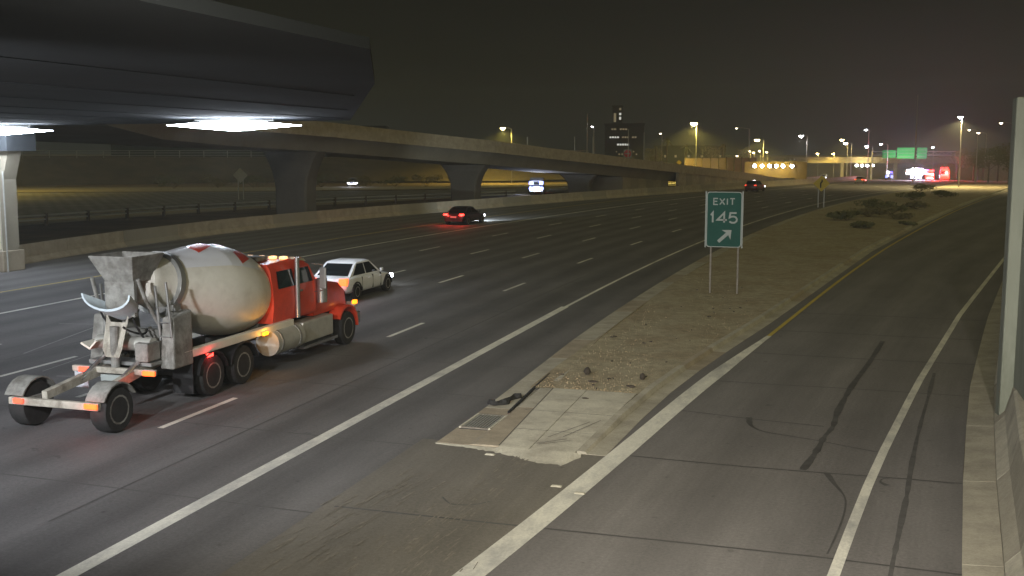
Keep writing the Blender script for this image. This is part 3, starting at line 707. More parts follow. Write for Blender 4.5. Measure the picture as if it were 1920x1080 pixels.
# dark car in the left lane with bright tail lamps
y_ = 85.0; c2 = sedan((-32.5 + sh(y_), y_, 0), FH(y_), 'dark_car', 'dark car with bright red tail lamps in the far left lane', L_=4.7, W=1.95)
for s in (-.65, .65):
    light('headlight_beam', 'SPOT', (s, 2.45, .62), 2600, (.80, .92, 1.0), c2, .08, (-.14, 1, -.03), 80)
    light('tail_glow', 'POINT', (s, -2.65, .85), 60, (1, .04, .03), c2, .08)
y_ = 169.; c3 = sedan((-28.2 + sh(y_), y_, dip(y_)), FH(y_), 'maroon_car', 'small dark maroon car far ahead beside the retaining wall', tail='tail_red_soft', suv=True, Hh=1.7, W=1.95, detail=False)
y_ = 236.; c4 = sedan((-26.0 + sh(y_), y_, dip(y_)), FH(y_), 'grey_car', 'distant car with twin red tail lamps left of the flashing vehicles', tail='tail_orange', detail=False)
y_ = 330.; c5 = sedan((-45 + sh(y_), y_, dip(y_)), FH(y_) + math.pi, 'grey_car', 'distant oncoming car with white headlights above the yellow diamond sign', detail=False)
# oncoming traffic on the far carriageway
c6 = sedan((-81.5, 169.5, 0), R(180) + .38, 'grey_car', 'oncoming car with twin headlights on the far carriageway between the piers', head='head_white', detail=False)
for s in (-.62, .62): light('headlight_beam', 'POINT', (s, 2.7, .6), 260, (.75, .8, 1.0), c6, .1)

def van(loc, rz, paint, label, name, cat, lightbar, head='head_white', tail='tail_red', L_=5.8, W=2.1, Hh=2.5, rows=1, group=None, big=0.):
    r = tag(empty(name, loc, rz), label, cat, group); hw = W / 2; h2 = L_ / 2
    m = MB(); m.loft([[(-hw, -h2, .45), (hw, -h2, .45), (hw * .97, -h2, Hh - .1), (-hw * .97, -h2, Hh - .1)], [(-hw, h2 - 1.9, .4), (hw, h2 - 1.9, .4), (hw * .95, h2 - 1.9, Hh), (-hw * .95, h2 - 1.9, Hh)], [(-hw, h2 - 1.1, .4), (hw, h2 - 1.1, .4), (hw * .93, h2 - 1.3, Hh - .35), (-hw * .93, h2 - 1.3, Hh - .35)], [(-hw, h2 - 1.0, .4), (hw, h2 - 1.0, .4), (hw * .95, h2 - 1.0, 1.30), (-hw * .95, h2 - 1.0, 1.30)], [(-hw * .92, h2, .45), (hw * .92, h2, .45), (hw * .88, h2 - .05, 1.08), (-hw * .88, h2 - .05, 1.08)]])
    m.build('body', paint, r)
    MB().quad((hw * .8, h2 - .99, 1.36), (-hw * .8, h2 - .99, 1.36), (-hw * .8, h2 - 1.27, Hh - .45), (hw * .8, h2 - 1.27, Hh - .45)).build('windshield', 'glass_dark', r)
    MB().quad((-hw * .8, -h2 - .01, 1.4), (hw * .8, -h2 - .01, 1.4), (hw * .8, -h2 - .01, Hh - .4), (-hw * .8, -h2 - .01, Hh - .4)).build('rear_window', 'glass_dark', r)
    for s in (-1, 1):
        for y in (-h2 + 1.1, h2 - .95): wheel(r, s * (hw - .13), y, .38, .25, 'galv', s)
        for k in range(rows):
            x0, x1 = sorted((s * hw * .42, s * hw * .98)); MB().box(x0, x1, h2 - .1 - .42 * k, h2 + .02 - .1 * k, .66 + .75 * k, 1.06 + big + .75 * k).build('headlamp', head, r)
        x0, x1 = sorted((s * hw * .62, s * hw * .97)); MB().box(x0, x1, -h2 - .02, -h2 + .1, .8, 1.45).build('tail_lamp', tail, r)
        if lightbar: MB().box(*sorted((s * .08, s * hw * .8)), h2 - 2.3, h2 - 1.95, Hh + .04, Hh + .26 + big).build('light_bar', lightbar[0] if s < 0 else lightbar[1], r)
    return r
v1 = van((-42.3, 147.0, 0), R(180) + .24, 'grey_car', 'van with four blue white headlights coming out under the ramp bridge', 'van', 'van', None, head='head_blue', L_=5.4, W=2.0, Hh=2.3, rows=2)
light('headlight_beam', 'POINT', (0, 3.3, .9), 700, (.62, .72, 1.0), v1, .2)
# emergency vehicles far down the road
EY = [('police_car', 9.7, 316, 'grey_car', ('blue_flash', 'head_white'), 'head_blue', 'tail_red', math.pi, 'leftmost flashing vehicle far down the road, blue and white lamps', 4.9, 1.9, 1.8),
      ('ambulance', 17.0, 330, 'white_paint', ('blue_flash', 'head_white'), 'head_white', 'tail_red', math.pi, 'brightest flashing vehicle far down the road, white and blue glare', 6.6, 2.3, 2.8),
      ('police_car', 19.4, 306, 'white_paint', ('tail_red', 'tail_red'), 'head_white', 'tail_red', 0, 'flashing vehicle with red rear lamps right of the white glare', 5.2, 2.0, 2.0),
      ('fire_truck', 24.2, 322, 'red_paint', ('tail_red', 'tail_red'), 'head_white', 'tail_red', 0, 'rightmost flashing vehicle far down the road, all red lamps', 7.2, 2.4, 3.0)]
for nm, x, y, pt, lb, hd, tl, rz, lab, L_, W, Hh in EY:
    van((x, y, dip(y)), FH(y) + rz, pt, lab, nm, 'emergency vehicle', lb, head=hd, tail=tl, L_=L_, W=W, Hh=Hh, rows=2 if nm == 'ambulance' else 1, big=.3)
for x in (-1.0, .2): MB().box(x, x + .9, 3.32, 3.40, 1.35, 2.55).build('glare_panel', 'lamp_white' if x < 0 else 'blue_flash', bpy.data.objects['ambulance'])  # oversized glowing panels added to widen the white and blue glare
light('flash_white', 'POINT', (17.0, 317.5, dip(318) + 2.4), 15000, (.80, .82, 1.0), None, .5)
light('flash_blue', 'POINT', (19.0, 323, dip(323) + 3.0), 8000, (.20, .14, 1.0), None, .5)
light('flash_red', 'POINT', (20.0, 302, dip(302) + 1.6), 13000, (1, .05, .04), None, .4)
light('flash_red', 'POINT', (24.4, 317, dip(317) + 2.0), 9000, (1, .05, .04), None, .4)

# ------------------------------------------------------------------ concrete mixer truck
T = tag(empty('mixer_truck', (-16.05, 24.0, 0)), 'red cab concrete mixer truck with cream drum driving away in the right lane', 'mixer truck')
def P(b, name, m_, par=None, **k): return b.build(name, m_, par or T, **k)
for s in (-1, 1): P(MB().box(s * .42 - .05, s * .42 + .05, -2.7, 7.0, .82, 1.08), 'frame_rail', 'dark_steel')
for y in (-2.3, -.9, .9, 2.6, 4.6): P(MB().box(-.37, .37, y, y + .12, .85, 1.03), 'cross_member', 'dark_steel')
# wheels: steer, tandem duals, booster
for s in (-1, 1):
    wheel(T, s * 1.05, 6.35, .52, .32, 'grey_dirty', s)
    for y in (-1.15, .25):
        wheel(T, s * 1.05, y, .51, .28, 'grey_dirty', s); wheel(T, s * .72, y, .51, .28, 'grey_dirty', s)
    wheel(T, s * 1.05, -4.85, .50, .40, 'grey_dirty', s)
for y in (-1.15, .25, 6.35, -4.85): P(MB().cyl((-.95, y, .52), (.95, y, .52), .10, n=10), 'axle', 'dark_steel')
# side beams of the drum sub-frame
for s in (-1, 1):
    P(MB().box(*sorted((s * .98, s * 1.16)), -2.3, 3.0, 1.10, 1.30), 'side_beam', 'cream_paint', bevel=.02)
    for y0, y1 in ((-1.95, -.35), (-.55 + .05, 1.05)):       # curved mudguards over the duals
        m = MB(); rg2 = []
        yc = (y0 + y1) / 2
        for q in range(9):
            t = math.pi * (.06 + .88 * q / 8); rg2.append([(s * .62, yc + .66 * math.cos(t), .52 + .60 * math.sin(t)), (s * 1.22, yc + .66 * math.cos(t), .52 + .60 * math.sin(t)), (s * 1.22, yc + .63 * math.cos(t), .52 + .57 * math.sin(t)), (s * .62, yc + .63 * math.cos(t), .52 + .57 * math.sin(t))])
        P(m.loft(rg2), 'mudguard', 'black', smooth=True)
    P(MB().box(*sorted((s * .62, s * 1.18)), -2.02, -1.99, .22, .95), 'mud_flap', 'black')
    # upright rear fender panels
    P(MB().hexa([(s * .80, -2.75, .95), (s * 1.18, -2.75, .95), (s * 1.18, -1.95, .95), (s * .80, -1.95, .95), (s * .80, -2.6, 2.15), (s * 1.10, -2.6, 2.15), (s * 1.10, -1.85, 2.25), (s * .80, -1.85, 2.25)]), 'rear_panel', 'grey_dirty', bevel=.04)
P(MB().cyl((1.02, 1.75, .80), (1.02, 3.25, .80), .36, n=20), 'fuel_tank', 'tank_alu', smooth=True)
for y in (2.0, 3.0):
    P(MB().cyl((1.02, y - .04, .80), (1.02, y + .04, .80), .372, n=20), 'tank_strap', 'steel')
P(MB().cyl((-1.02, 1.75, .80), (-1.02, 3.25, .80), .36, n=20), 'fuel_tank', 'tank_alu', smooth=True)
P(MB().box(.72, 1.20, 3.45, 5.35, .50, 1.12), 'step_box', 'tank_alu', bevel=.05); P(MB().box(.80, 1.26, 3.40, 5.5, .36, .44), 'step', 'chrome')
P(MB().box(-1.20, -.72, 3.45, 5.35, .50, 1.12), 'step_box', 'tank_alu', bevel=.05)
# cab
cab = [[(-1.02, 2.05, 1.28), (1.02, 2.05, 1.28), (1.08, 2.05, 1.75), (1.06, 2.05, 2.2), (.96, 2.10, 2.72), (.80, 2.2, 2.90), (-.80, 2.2, 2.90), (-.96, 2.10, 2.72), (-1.06, 2.05, 2.2), (-1.08, 2.05, 1.75)]]
cab.append([(x, 3.3, z + (.05 if z > 2.8 else 0)) for x, y, z in cab[0]])
cab.append([(x, 4.15 + (.25 if z < 2.3 else 0), z + (.03 if z > 2.8 else 0)) for x, y, z in cab[0]])
cab.append([(x * .97, 4.35 + (.30 if z < 2.3 else -.02), min(z, 2.80) if z > 2.5 else z) for x, y, z in cab[0]])
CB = P(MB().loft(cab), 'cab', 'red_paint', smooth=True)
def quadp(pts, name, m_, par): return MB().add(pts, [tuple(range(len(pts)))]).build(name, m_, par)
for s in (-1, 1):
    def sp_(pts): return pts if s > 0 else pts[::-1]
    quadp(sp_([(s * 1.088, 2.30, 2.22), (s * 1.075, 3.25, 2.22), (s * 1.0, 3.2, 2.70), (s * 1.0, 2.35, 2.70)]), 'side_window', 'glass_dark', CB)
    d_ = quadp(sp_([(s * 1.10, 3.32, 1.34), (s * 1.09, 4.45, 1.36), (s * 1.09, 4.40, 2.2), (s * 1.03, 4.15, 2.74), (s * 1.03, 3.32, 2.74), (s * 1.10, 3.32, 2.2)]), 'door', 'red_paint', CB)
    quadp(sp_([(s * 1.098, 3.42, 2.24), (s * 1.092, 4.30, 2.24), (s * 1.04, 4.10, 2.68), (s * 1.04, 3.42, 2.68)]), 'door_window', 'glass_dark', CB)
    MB().box(*sorted((s * 1.10, s * 1.14)), 3.40, 3.60, 2.02, 2.07).build('handle', 'chrome', d_)
    # mirror on its bracket
    P(MB().tube([(s * 1.05, 4.3, 2.75), (s * 1.36, 4.42, 2.70), (s * 1.36, 4.42, 1.95), (s * 1.08, 4.4, 1.9)], .018, 6), 'mirror_bracket', 'chrome')
    P(MB().box(s * 1.36 - .10, s * 1.36 + .10, 4.38, 4.46, 2.0, 2.62), 'mirror', 'steel', bevel=.02)
    # exhaust stack and air cleaner
    P(MB().cyl((s * 1.12, 3.30, 1.3), (s * 1.12, 3.30, 3.02), .075, n=12), 'exhaust_stack', 'chrome', smooth=True)
    P(MB().cyl((s * 1.13, 4.75, 1.55), (s * 1.13, 4.75, 2.25), .17, n=14), 'air_cleaner', 'chrome', smooth=True)
quadp([(-.75, 2.045, 2.25), (.75, 2.045, 2.25), (.70, 2.085, 2.68), (-.70, 2.085, 2.68)][::-1], 'rear_window', 'glass_dark', CB)
quadp([(.90, 4.665, 2.22), (-.90, 4.665, 2.22), (-.82, 4.36, 2.74), (.82, 4.36, 2.74)], 'windshield', 'glass_dark', CB)
P(MB().hexa([(-.95, 3.55, 2.93), (.95, 3.55, 2.93), (.85, 4.35, 2.80), (-.85, 4.35, 2.80), (-.9, 3.6, 2.99), (.9, 3.6, 2.99), (.8, 4.3, 2.88), (-.8, 4.3, 2.88)]), 'sun_visor', 'cream_paint')
for x in (-.72, -.38, 0, .38, .72): P(MB().box(x - .09, x + .09, 3.18, 3.36, 2.955, 3.03), 'marker_lamp', 'amber_soft', bevel=.02)
# roof air intake
P(MB().box(-.35, .35, 2.5, 3.05, 2.93, 3.06), 'roof_vent', 'grey_dirty', bevel=.04)
hood = [[(-.98, 4.5, 1.15), (.98, 4.5, 1.15), (.98, 4.5, 1.95), (.72, 4.5, 2.24), (-.72, 4.5, 2.24), (-.98, 4.5, 1.95)],
        [(-.92, 6.0, 1.15), (.92, 6.0, 1.15), (.88, 6.0, 1.75), (.62, 6.0, 2.02), (-.62, 6.0, 2.02), (-.88, 6.0, 1.75)],
        [(-.80, 7.05, .95), (.80, 7.05, .95), (.76, 7.0, 1.60), (.56, 6.95, 1.86), (-.56, 6.95, 1.86), (-.76, 7.0, 1.60)]]
P(MB().loft(hood), 'hood', 'red_paint', smooth=True)
P(MB().box(-.55, .55, 7.03, 7.10, .98, 1.72), 'grille', 'chrome')
P(MB().box(-1.15, 1.15, 7.15, 7.35, .55, .92), 'bumper', 'chrome', bevel=.03)
for s in (-1, 1):
    m = MB(); rg2 = []
    for q in range(10):
        t = math.pi * (-.02 + .86 * q / 9); rg2.append([(s * .80, 6.35 + .70 * math.cos(t), .55 + .72 * math.sin(t)), (s * 1.22, 6.35 + .70 * math.cos(t), .55 + .70 * math.sin(t)), (s * 1.22, 6.35 + .64 * math.cos(t), .55 + .64 * math.sin(t)), (s * .80, 6.35 + .64 * math.cos(t), .55 + .64 * math.sin(t))])
    P(m.loft(rg2), 'front_fender', 'red_paint', smooth=True)
    P(MB().box(s * .98 - .14, s * .98 + .14, 7.0, 7.12, 1.05, 1.25), 'headlamp', 'head_white' if False else 'sign_white')
    P(MB().box(*sorted((s * 1.16, s * 1.26)), 6.72, 6.90, 1.22, 1.34), 'turn_signal', 'amber')
# drum, tilted up towards the rear
D0 = Vector((0, 3.05 - .35, 1.95)); DD = Vector((0, -1, .20)).normalized()
DPROF = [(0, .30), (.03, .62), (.25, .84), (.75, 1.03), (1.25, 1.14), (1.7, 1.18), (2.2, 1.19), (2.7, 1.15), (3.3, 1.0), (3.9, .83), (4.5, .66), (4.95, .55), (5.1, .56), (5.2, .50)]
def dr(t): return interp(DPROF, t)
DR = P(MB().lathe(D0, DD, DPROF, 40), 'drum', 'drum_paint', smooth=True)
_a = Vector((1, 0, 0)); _b = DD.cross(_a)
def dpt(t, ang, lift=.004): return D0 + DD * t + (_a * math.cos(ang) + _b * math.sin(ang)) * (dr(t) + lift)
def decal(t0, t1, a0, a1, m_, name, skew=0., n=8, lift=.005):
    m = MB(); vs = []
    for i in range(n + 1):
        for j in range(n + 1):
            t = t0 + (t1 - t0) * i / n; a = a0 + (a1 - a0) * j / n + skew * (i / n - .5); vs.append(dpt(t, a, lift))
    m.add(vs, [(i * (n + 1) + j, (i + 1) * (n + 1) + j, (i + 1) * (n + 1) + j + 1, i * (n + 1) + j + 1) for i in range(n) for j in range(n)])
    return m.build(name, m_, DR)
UP = math.copysign(math.pi / 2, _b.z)      # angle of the top of the drum
sg = 1 if UP > 0 else -1
# overhead lamp light painted as a white band, and the drum's red blocks
decal(1.0, 4.2, UP - sg * 1.0, UP + sg * 1.2, 'white_paint', 'lamplit_band', n=40, lift=.014)
decal(1.55, 2.2, UP - sg * .82, UP - sg * .46, 'red_paint', 'red_block', skew=-.22, lift=.022, n=14)
decal(2.05, 2.55, UP - sg * .34, UP - sg * .08, 'red_paint', 'red_block', skew=-.15, lift=.022, n=14)
decal(2.75, 3.45, UP - sg * .40, UP - sg * .02, 'red_paint', 'red_block', skew=-.2, lift=.022, n=14)
for t in (1.25, 2.75): P(MB().lathe(D0 + DD * (t - .03), DD, [(0, dr(t) - .02), (0, dr(t) + .03), (.06, dr(t) + .03), (.06, dr(t) - .02)], 40, caps=False), 'drum_seam', 'cream_paint', DR, smooth=True) if t > 3 else None
tr = 4.35; P(MB().lathe(D0 + DD * tr, DD, [(0, dr(tr) - .02), (0, dr(tr) + .08), (.16, dr(tr) + .06), (.16, dr(tr + .16) - .02)], 40, caps=False), 'drum_ring', 'steel', DR, smooth=True)
# pedestals
P(MB().hexa([(-.55, 2.05, 1.05), (.55, 2.05, 1.05), (.55, 2.9, 1.05), (-.55, 2.9, 1.05), (-.35, 2.6, 2.0), (.35, 2.6, 2.0), (.35, 2.95, 2.0), (-.35, 2.95, 2.0)]), 'front_pedestal', 'grey_dirty')
for s in (-1, 1):
    P(MB().hexa([(s * .62 - .08, -2.2, 1.05), (s * .62 + .08, -2.2, 1.05), (s * .62 + .08, -1.5, 1.05), (s * .62 - .08, -1.5, 1.05), (s * .62 - .08, -2.0, 2.35), (s * .62 + .08, -2.0, 2.35), (s * .62 + .08, -1.7, 2.35), (s * .62 - .08, -1.7, 2.35)]), 'rear_pedestal', 'grey_dirty')
    P(MB().cyl((s * .60, -2.0, 2.18), (s * .60, -1.75, 2.15), .16, n=14), 'roller', 'steel', smooth=True)
P(MB().box(-.70, .70, -2.1, -1.9, 1.55, 1.75), 'pedestal_beam', 'grey_dirty')
# charge hopper: a tapering four-sided funnel with thick rim
def funnel(z0, z1, a, b, t=.03):
    m = MB(); (x0, x1, y0, y1), (u0, u1, v0, v1) = a, b
    o1 = [(x0, y0, z0), (x1, y0, z0), (x1, y1, z0), (x0, y1, z0)]; o2 = [(u0, v0, z1), (u1, v0, z1), (u1, v1, z1), (u0, v1, z1)]
    i2 = [(u0 + t, v0 + t, z1), (u1 - t, v0 + t, z1), (u1 - t, v1 - t, z1), (u0 + t, v1 - t, z1)]; i1 = [(x0 + t, y0 + t, z0), (x1 - t, y0 + t, z0), (x1 - t, y1 - t, z0), (x0 + t, y1 - t, z0)]
    return m.loft([o1, o2, i2, i1], caps=False)
P(funnel(3.0, 3.62, (-.38, .38, -3.05, -2.35), (-.60, .60, -3.35, -2.10)), 'charge_hopper', 'grey_dirty', bevel=.02)
P(MB().box(-.40, .40, -3.05, -2.95, 2.2, 3.05), 'hopper_back', 'grey_dirty')
for s in (-1, 1):
    P(MB().tube([(s * .66, -1.9, 1.1), (s * .66, -3.0, 2.6), (s * .62, -3.2, 3.1)], .045), 'hopper_brace', 'grey_dirty')
    P(MB().tube([(s * .75, -2.55, 1.0), (s * .75, -2.75, 2.9)], .035), 'ladder_rail', 'steel')
# collector chute: U shaped, pale
m = MB(); rg2 = []
for q in range(13):
    t = math.pi * q / 12; x = -.66 * math.cos(t); zz = -.40 * math.sin(t)
    rg2.append([(x, -3.55, 2.78 + zz), (x * .93, -3.55, 2.78 + zz * .86 + .0), (x * .62, -3.0, 2.52 + zz * .8), (x * .70, -3.0, 2.48 + zz * .92)])
P(m.loft(rg2), 'collector_chute', 'pale_blue', smooth=True)
# swivel chute down to the rear
m = MB(); rg2 = []
for t in (0, .25, .5, .75, 1):
    yc, zc = -3.15 - .25 * t, 2.05 - .75 * t; w2 = .30 - .04 * t
    rg2.append([(-w2, yc, zc + .18), (-w2 * .7, yc, zc), (w2 * .7, yc, zc), (w2, yc, zc + .18), (w2 - .03, yc, zc + .18), (w2 * .66, yc, zc + .03), (-w2 * .66, yc, zc + .03), (-w2 + .03, yc, zc + .18)])
P(m.loft(rg2), 'main_chute', 'beam_dirty')
# folded chute extension carried on its side
m = MB(); rg2 = []
for y in (-3.3, -2.2, -1.2):
    rg2.append([(-.95, y, 1.55), (-.70, y, 1.42), (-.50, y, 1.62), (-.53, y, 1.65), (-.70, y, 1.48), (-.93, y, 1.59)])
P(m.loft(rg2), 'chute_extension', 'cream_paint')
P(MB().cyl((.0, -3.3, 1.05), (.0, -3.3, 2.0), .10, n=12), 'chute_pivot', 'grey_dirty')
P(MB().cyl((-.75, -2.9, 1.55), (.75, -2.9, 1.55), .17, n=14), 'water_tank', 'tank_alu', smooth=True)
P(MB().box(-.85, .85, -3.15, -2.65, 1.08, 1.16), 'rear_platform', 'steel')
for z in (1.35, 1.7, 2.05, 2.4): P(MB().tube([(.75, -2.62 - (z - 1) * .1, z), (1.08, -2.62 - (z - 1) * .1, z)], .018, 6), 'ladder_rung', 'steel')
P(MB().tube([(1.08, -2.56, 1.0), (1.08, -2.80, 3.0)], .03), 'ladder_rail', 'steel')
# booster axle arms and lamps
for s in (-1, 1):
    P(MB().hexa([(s * .60 - .07, -4.95, .62), (s * .60 + .07, -4.95, .62), (s * .45 + .07, -2.3, .95), (s * .45 - .07, -2.3, .95), (s * .60 - .07, -4.95, .80), (s * .60 + .07, -4.95, .80), (s * .45 + .07, -2.3, 1.17), (s * .45 - .07, -2.3, 1.17)]), 'booster_arm', 'beam_dirty')
    P(MB().cyl((s * .52, -3.9, .86), (s * .50, -2.5, 1.45), .06, n=10), 'booster_cylinder', 'chrome')
    m = MB(); rg2 = []
    for q in range(8):
        t = math.pi * (.15 + .7 * q / 7); rg2.append([(s * .80, -4.85 + .60 * math.cos(t), .50 + .60 * math.sin(t)), (s * 1.28, -4.85 + .60 * math.cos(t), .50 + .60 * math.sin(t)), (s * 1.28, -4.85 + .57 * math.cos(t), .50 + .57 * math.sin(t)), (s * .80, -4.85 + .57 * math.cos(t), .50 + .57 * math.sin(t))])
    P(m.loft(rg2), 'booster_mudguard', 'grey_dirty', smooth=True)
P(MB().box(-1.15, 1.15, -5.42, -5.30, .58, .74), 'booster_beam', 'beam_dirty', bevel=.02)
for s in (-1, 1): P(MB().box(s * .75 - .05, s * .75 + .05, -5.3, -4.6, .60, .72), 'beam_bracket', 'grey_dirty')
def tl(x, y, z, m_, wx=.16, name='tail_lamp'): return P(MB().box(x - wx, x + wx, y - .03, y + .03, z - .055, z + .055), name, m_, bevel=.015)
tl(1.0, -5.46, .68, 'tail_orange'); tl(-.85, -5.46, .68, 'tail_red_soft', .12)
P(MB().box(-1.12, 1.12, -3.42, -3.30, .92, 1.06), 'rear_beam', 'beam_dirty', bevel=.02)
tl(1.0, -3.46, .99, 'tail_orange'); tl(-.75, -3.46, .99, 'tail_red_soft', .14)
for x_, y_, z_, pw_ in ((1.0, -5.62, .68, 4), (1.0, -3.62, .99, 4), (-.75, -3.62, .99, 2.5)): light('lamp_glow', 'POINT', (x_, y_, z_), pw_, (1, .06, .02), T, .06)
P(MB().box(1.17, 1.21, -1.42, -1.16, 1.0, 1.09), 'side_marker', 'tail_red'); light('marker_glow', 'POINT', (1.32, -1.3, 1.02), 6, (1, .04, .05), T, .05)
P(MB().box(1.17, 1.21, 1.22, 1.50, 1.10, 1.19), 'side_marker', 'amber'); light('marker_glow', 'POINT', (1.34, 1.36, 1.12), 9, (1, .42, .04), T, .05)
P(MB().box(-1.15, -.78, -3.30, -3.27, .52, .93), 'rear_flap', 'pale_blue')
for x0, y0, z0, x1, y1, z1 in ((.3, -2.5, 1.2, .45, -3.2, 2.2), (-.3, -2.4, 1.2, -.5, -3.1, 2.3), (.1, -2.2, 1.75, .25, -3.3, 2.0), (-.2, -2.9, 1.7, -.62, -2.2, 1.1)):
    pth = smooth_path([(x0, y0), ((x0 + x1) / 2 + .15, (y0 + y1) / 2), (x1, y1)], 5); k_ = len(pth)
    P(MB().tube([(p[0], p[1], z0 + (z1 - z0) * i / (k_ - 1) - .12 * math.sin(math.pi * i / (k_ - 1))) for i, p in enumerate(pth)], .025, 6), 'hose', 'black')
P(MB().box(.45, .80, -3.2, -2.7, 1.18, 1.62), 'control_box', 'grey_dirty', bevel=.03)
P(MB().box(-.30, .30, -3.46, -3.41, .74, .90), 'licence_plate', 'sign_white')

# ------------------------------------------------------------------ signs
def stroke(m, pts, wd, y, closed=False):
    # thick polyline in the XZ plane
    P_ = [Vector((p[0], p[1])) for p in pts]; n = len(P_); L1 = []; L2 = []
    for i in range(n):
        if i == 0: d = (P_[1] - P_[0]).normalized(); nn = Vector((-d.y, d.x)); k = 1
        elif i == n - 1: d = (P_[-1] - P_[-2]).normalized(); nn = Vector((-d.y, d.x)); k = 1
        else:
            d1 = (P_[i] - P_[i - 1]).normalized(); d2 = (P_[i + 1] - P_[i]).normalized(); n1 = Vector((-d1.y, d1.x)); n2 = Vector((-d2.y, d2.x))
            nn = (n1 + n2).normalized(); k = 1 / max(.35, nn.dot(n1))
        L1.append(P_[i] + nn * (wd / 2 * k)); L2.append(P_[i] - nn * (wd / 2 * k))
    for i in range(n - 1):
        q = [L1[i], L2[i], L2[i + 1], L1[i + 1]]
        m.hexa([(p.x, y - .003, p.y) for p in q] + [(p.x, y, p.y) for p in q])
GLY = {'E': [[(1, 0), (0, 0), (0, 1), (1, 1)], [(0, .52), (.82, .52)]], 'X': [[(0, 0), (1, 1)], [(0, 1), (1, 0)]], 'I': [[(.5, 0), (.5, 1)]], 'T': [[(.5, 0), (.5, 1)], [(0, 1), (1, 1)]],
       '1': [[(.60, 0), (.60, 1.0), (.28, .74)]], '4': [[(.72, 0), (.72, 1), (0, .27), (1.02, .27)]],
       '5': [[(.90, 1), (.16, 1), (.08, .53), (.32, .62), (.58, .64), (.82, .56), (.96, .36), (.90, .14), (.68, 0), (.36, -.01), (.06, .12)]]}
es = tag(empty('exit_sign', (-5.0, 45.4, .1)), 'green EXIT 145 sign with a diagonal arrow on two slim posts', 'exit sign')
def rrect(x0, x1, z0, z1, r, n=6):
    o = []
    for cx, cz, a in ((x1 - r, z1 - r, 0), (x0 + r, z1 - r, 90), (x0 + r, z0 + r, 180), (x1 - r, z0 + r, 270)):
        for i in range(n + 1):
            t = R(a + 90 * i / n); o.append((cx + r * math.cos(t), cz + r * math.sin(t)))
    return o
SW, Z0, Z1 = .72, 1.93, 4.23
po = rrect(-SW, SW, Z0, Z1, .12)
MB().loft([[(x, -.02, z) for x, z in po], [(x, .01, z) for x, z in po]]).build('panel', 'sign_green', es)
pi_ = rrect(-SW + .035, SW - .035, Z0 + .035, Z1 - .035, .10)
m = MB(); n = len(po)
m.add([(x, -.0235, z) for x, z in po] + [(x, -.0235, z) for x, z in pi_], [(i, (i + 1) % n, n + (i + 1) % n, n + i) for i in range(n)]); m.build('border', 'sign_white', es)
for x in (-SW - .03, SW + .03): MB().box(x - .025, x + .025, -.03, .03, Z0 - .02, Z1 + .02).build('side_edge', 'sign_white', es)
for x in (-.52, .60): MB().box(x - .035, x + .035, .012, .09, 0, Z1 - .1).build('post', 'post_grey', es)
def word(txt, x0, z0, h, wds, gap, wd, par, mt, y=-.0235):
    x = x0
    for ch, wch in zip(txt, wds):
        m = MB()
        for s in GLY[ch]: stroke(m, [(x + p[0] * wch, z0 + p[1] * h) for p in s], wd, y)
        m.build('letter' if ch.isalpha() else 'digit', mt, par); x += wch + gap
word('EXIT', -.435, 3.70, .25, [.17, .20, .07, .19], .075, .048, es, 'sign_white')
word('145', -.62, 2.96, .40, [.26, .38, .34], .09, .072, es, 'sign_white', )
m = MB(); a_ = Vector((-.22, 2.16)); b_ = Vector((.17, 2.52)); stroke(m, [tuple(a_), tuple(b_)], .135, -.0235)
d_ = (b_ - a_).normalized(); nn = Vector((-d_.y, d_.x)); tip = b_ + d_ * .20; q = [tip, b_ + nn * .26 - d_ * .02, b_ - nn * .26 - d_ * .02]
q = [tip, b_ - d_ * .10 + nn * .27, b_ - d_ * .02, b_ - d_ * .10 - nn * .27]
m.add([(p.x, -.0272, p.y) for p in q], [(0, 1, 2, 3)]); m.build('arrow', 'sign_white', es)

def diamond(name, x, y, z0, s, zc, mt, label, rz=0., posts=(-.35, .35), arrow=False, zb=0.):
    r = tag(empty(name, (x, y, zb), rz), label, 'road sign')
    MB().loft([[(0, -.02, zc - s), (s, -.02, zc), (0, -.02, zc + s), (-s, -.02, zc)], [(0, .01, zc - s), (s, .01, zc), (0, .01, zc + s), (-s, .01, zc)]]).build('panel', mt, r)
    for p in posts: MB().box(p - .05, p + .05, .012, .09, 0, zc + s * .5).build('post', 'galv', r)
    if arrow:
        m = MB(); stroke(m, [(-.08, zc - .45), (-.08, zc + .05), (.05, zc + .2), (.05, zc + .42)], .14, -.024); m.build('arrow', 'black', r)
    return r
diamond('diamond_sign', -3.1, 120.5, 0, .86, 2.55, 'sign_yellow', 'yellow diamond warning sign with a black arrow beside the freeway', R(-8), (-.3, .3), True)
diamond('diamond_sign', -72.6, 119, 0, .95, 3.0, 'sign_back', 'pale back of a diamond sign on two posts left of the first pier', R(12), (-.32, .32))
diamond('diamond_sign', -35.0, 230, 0, .55, 4.2, 'sign_yellow', 'small yellow diamond sign above the far end of the ramp wall', R(8), (0,), zb=dip(230))

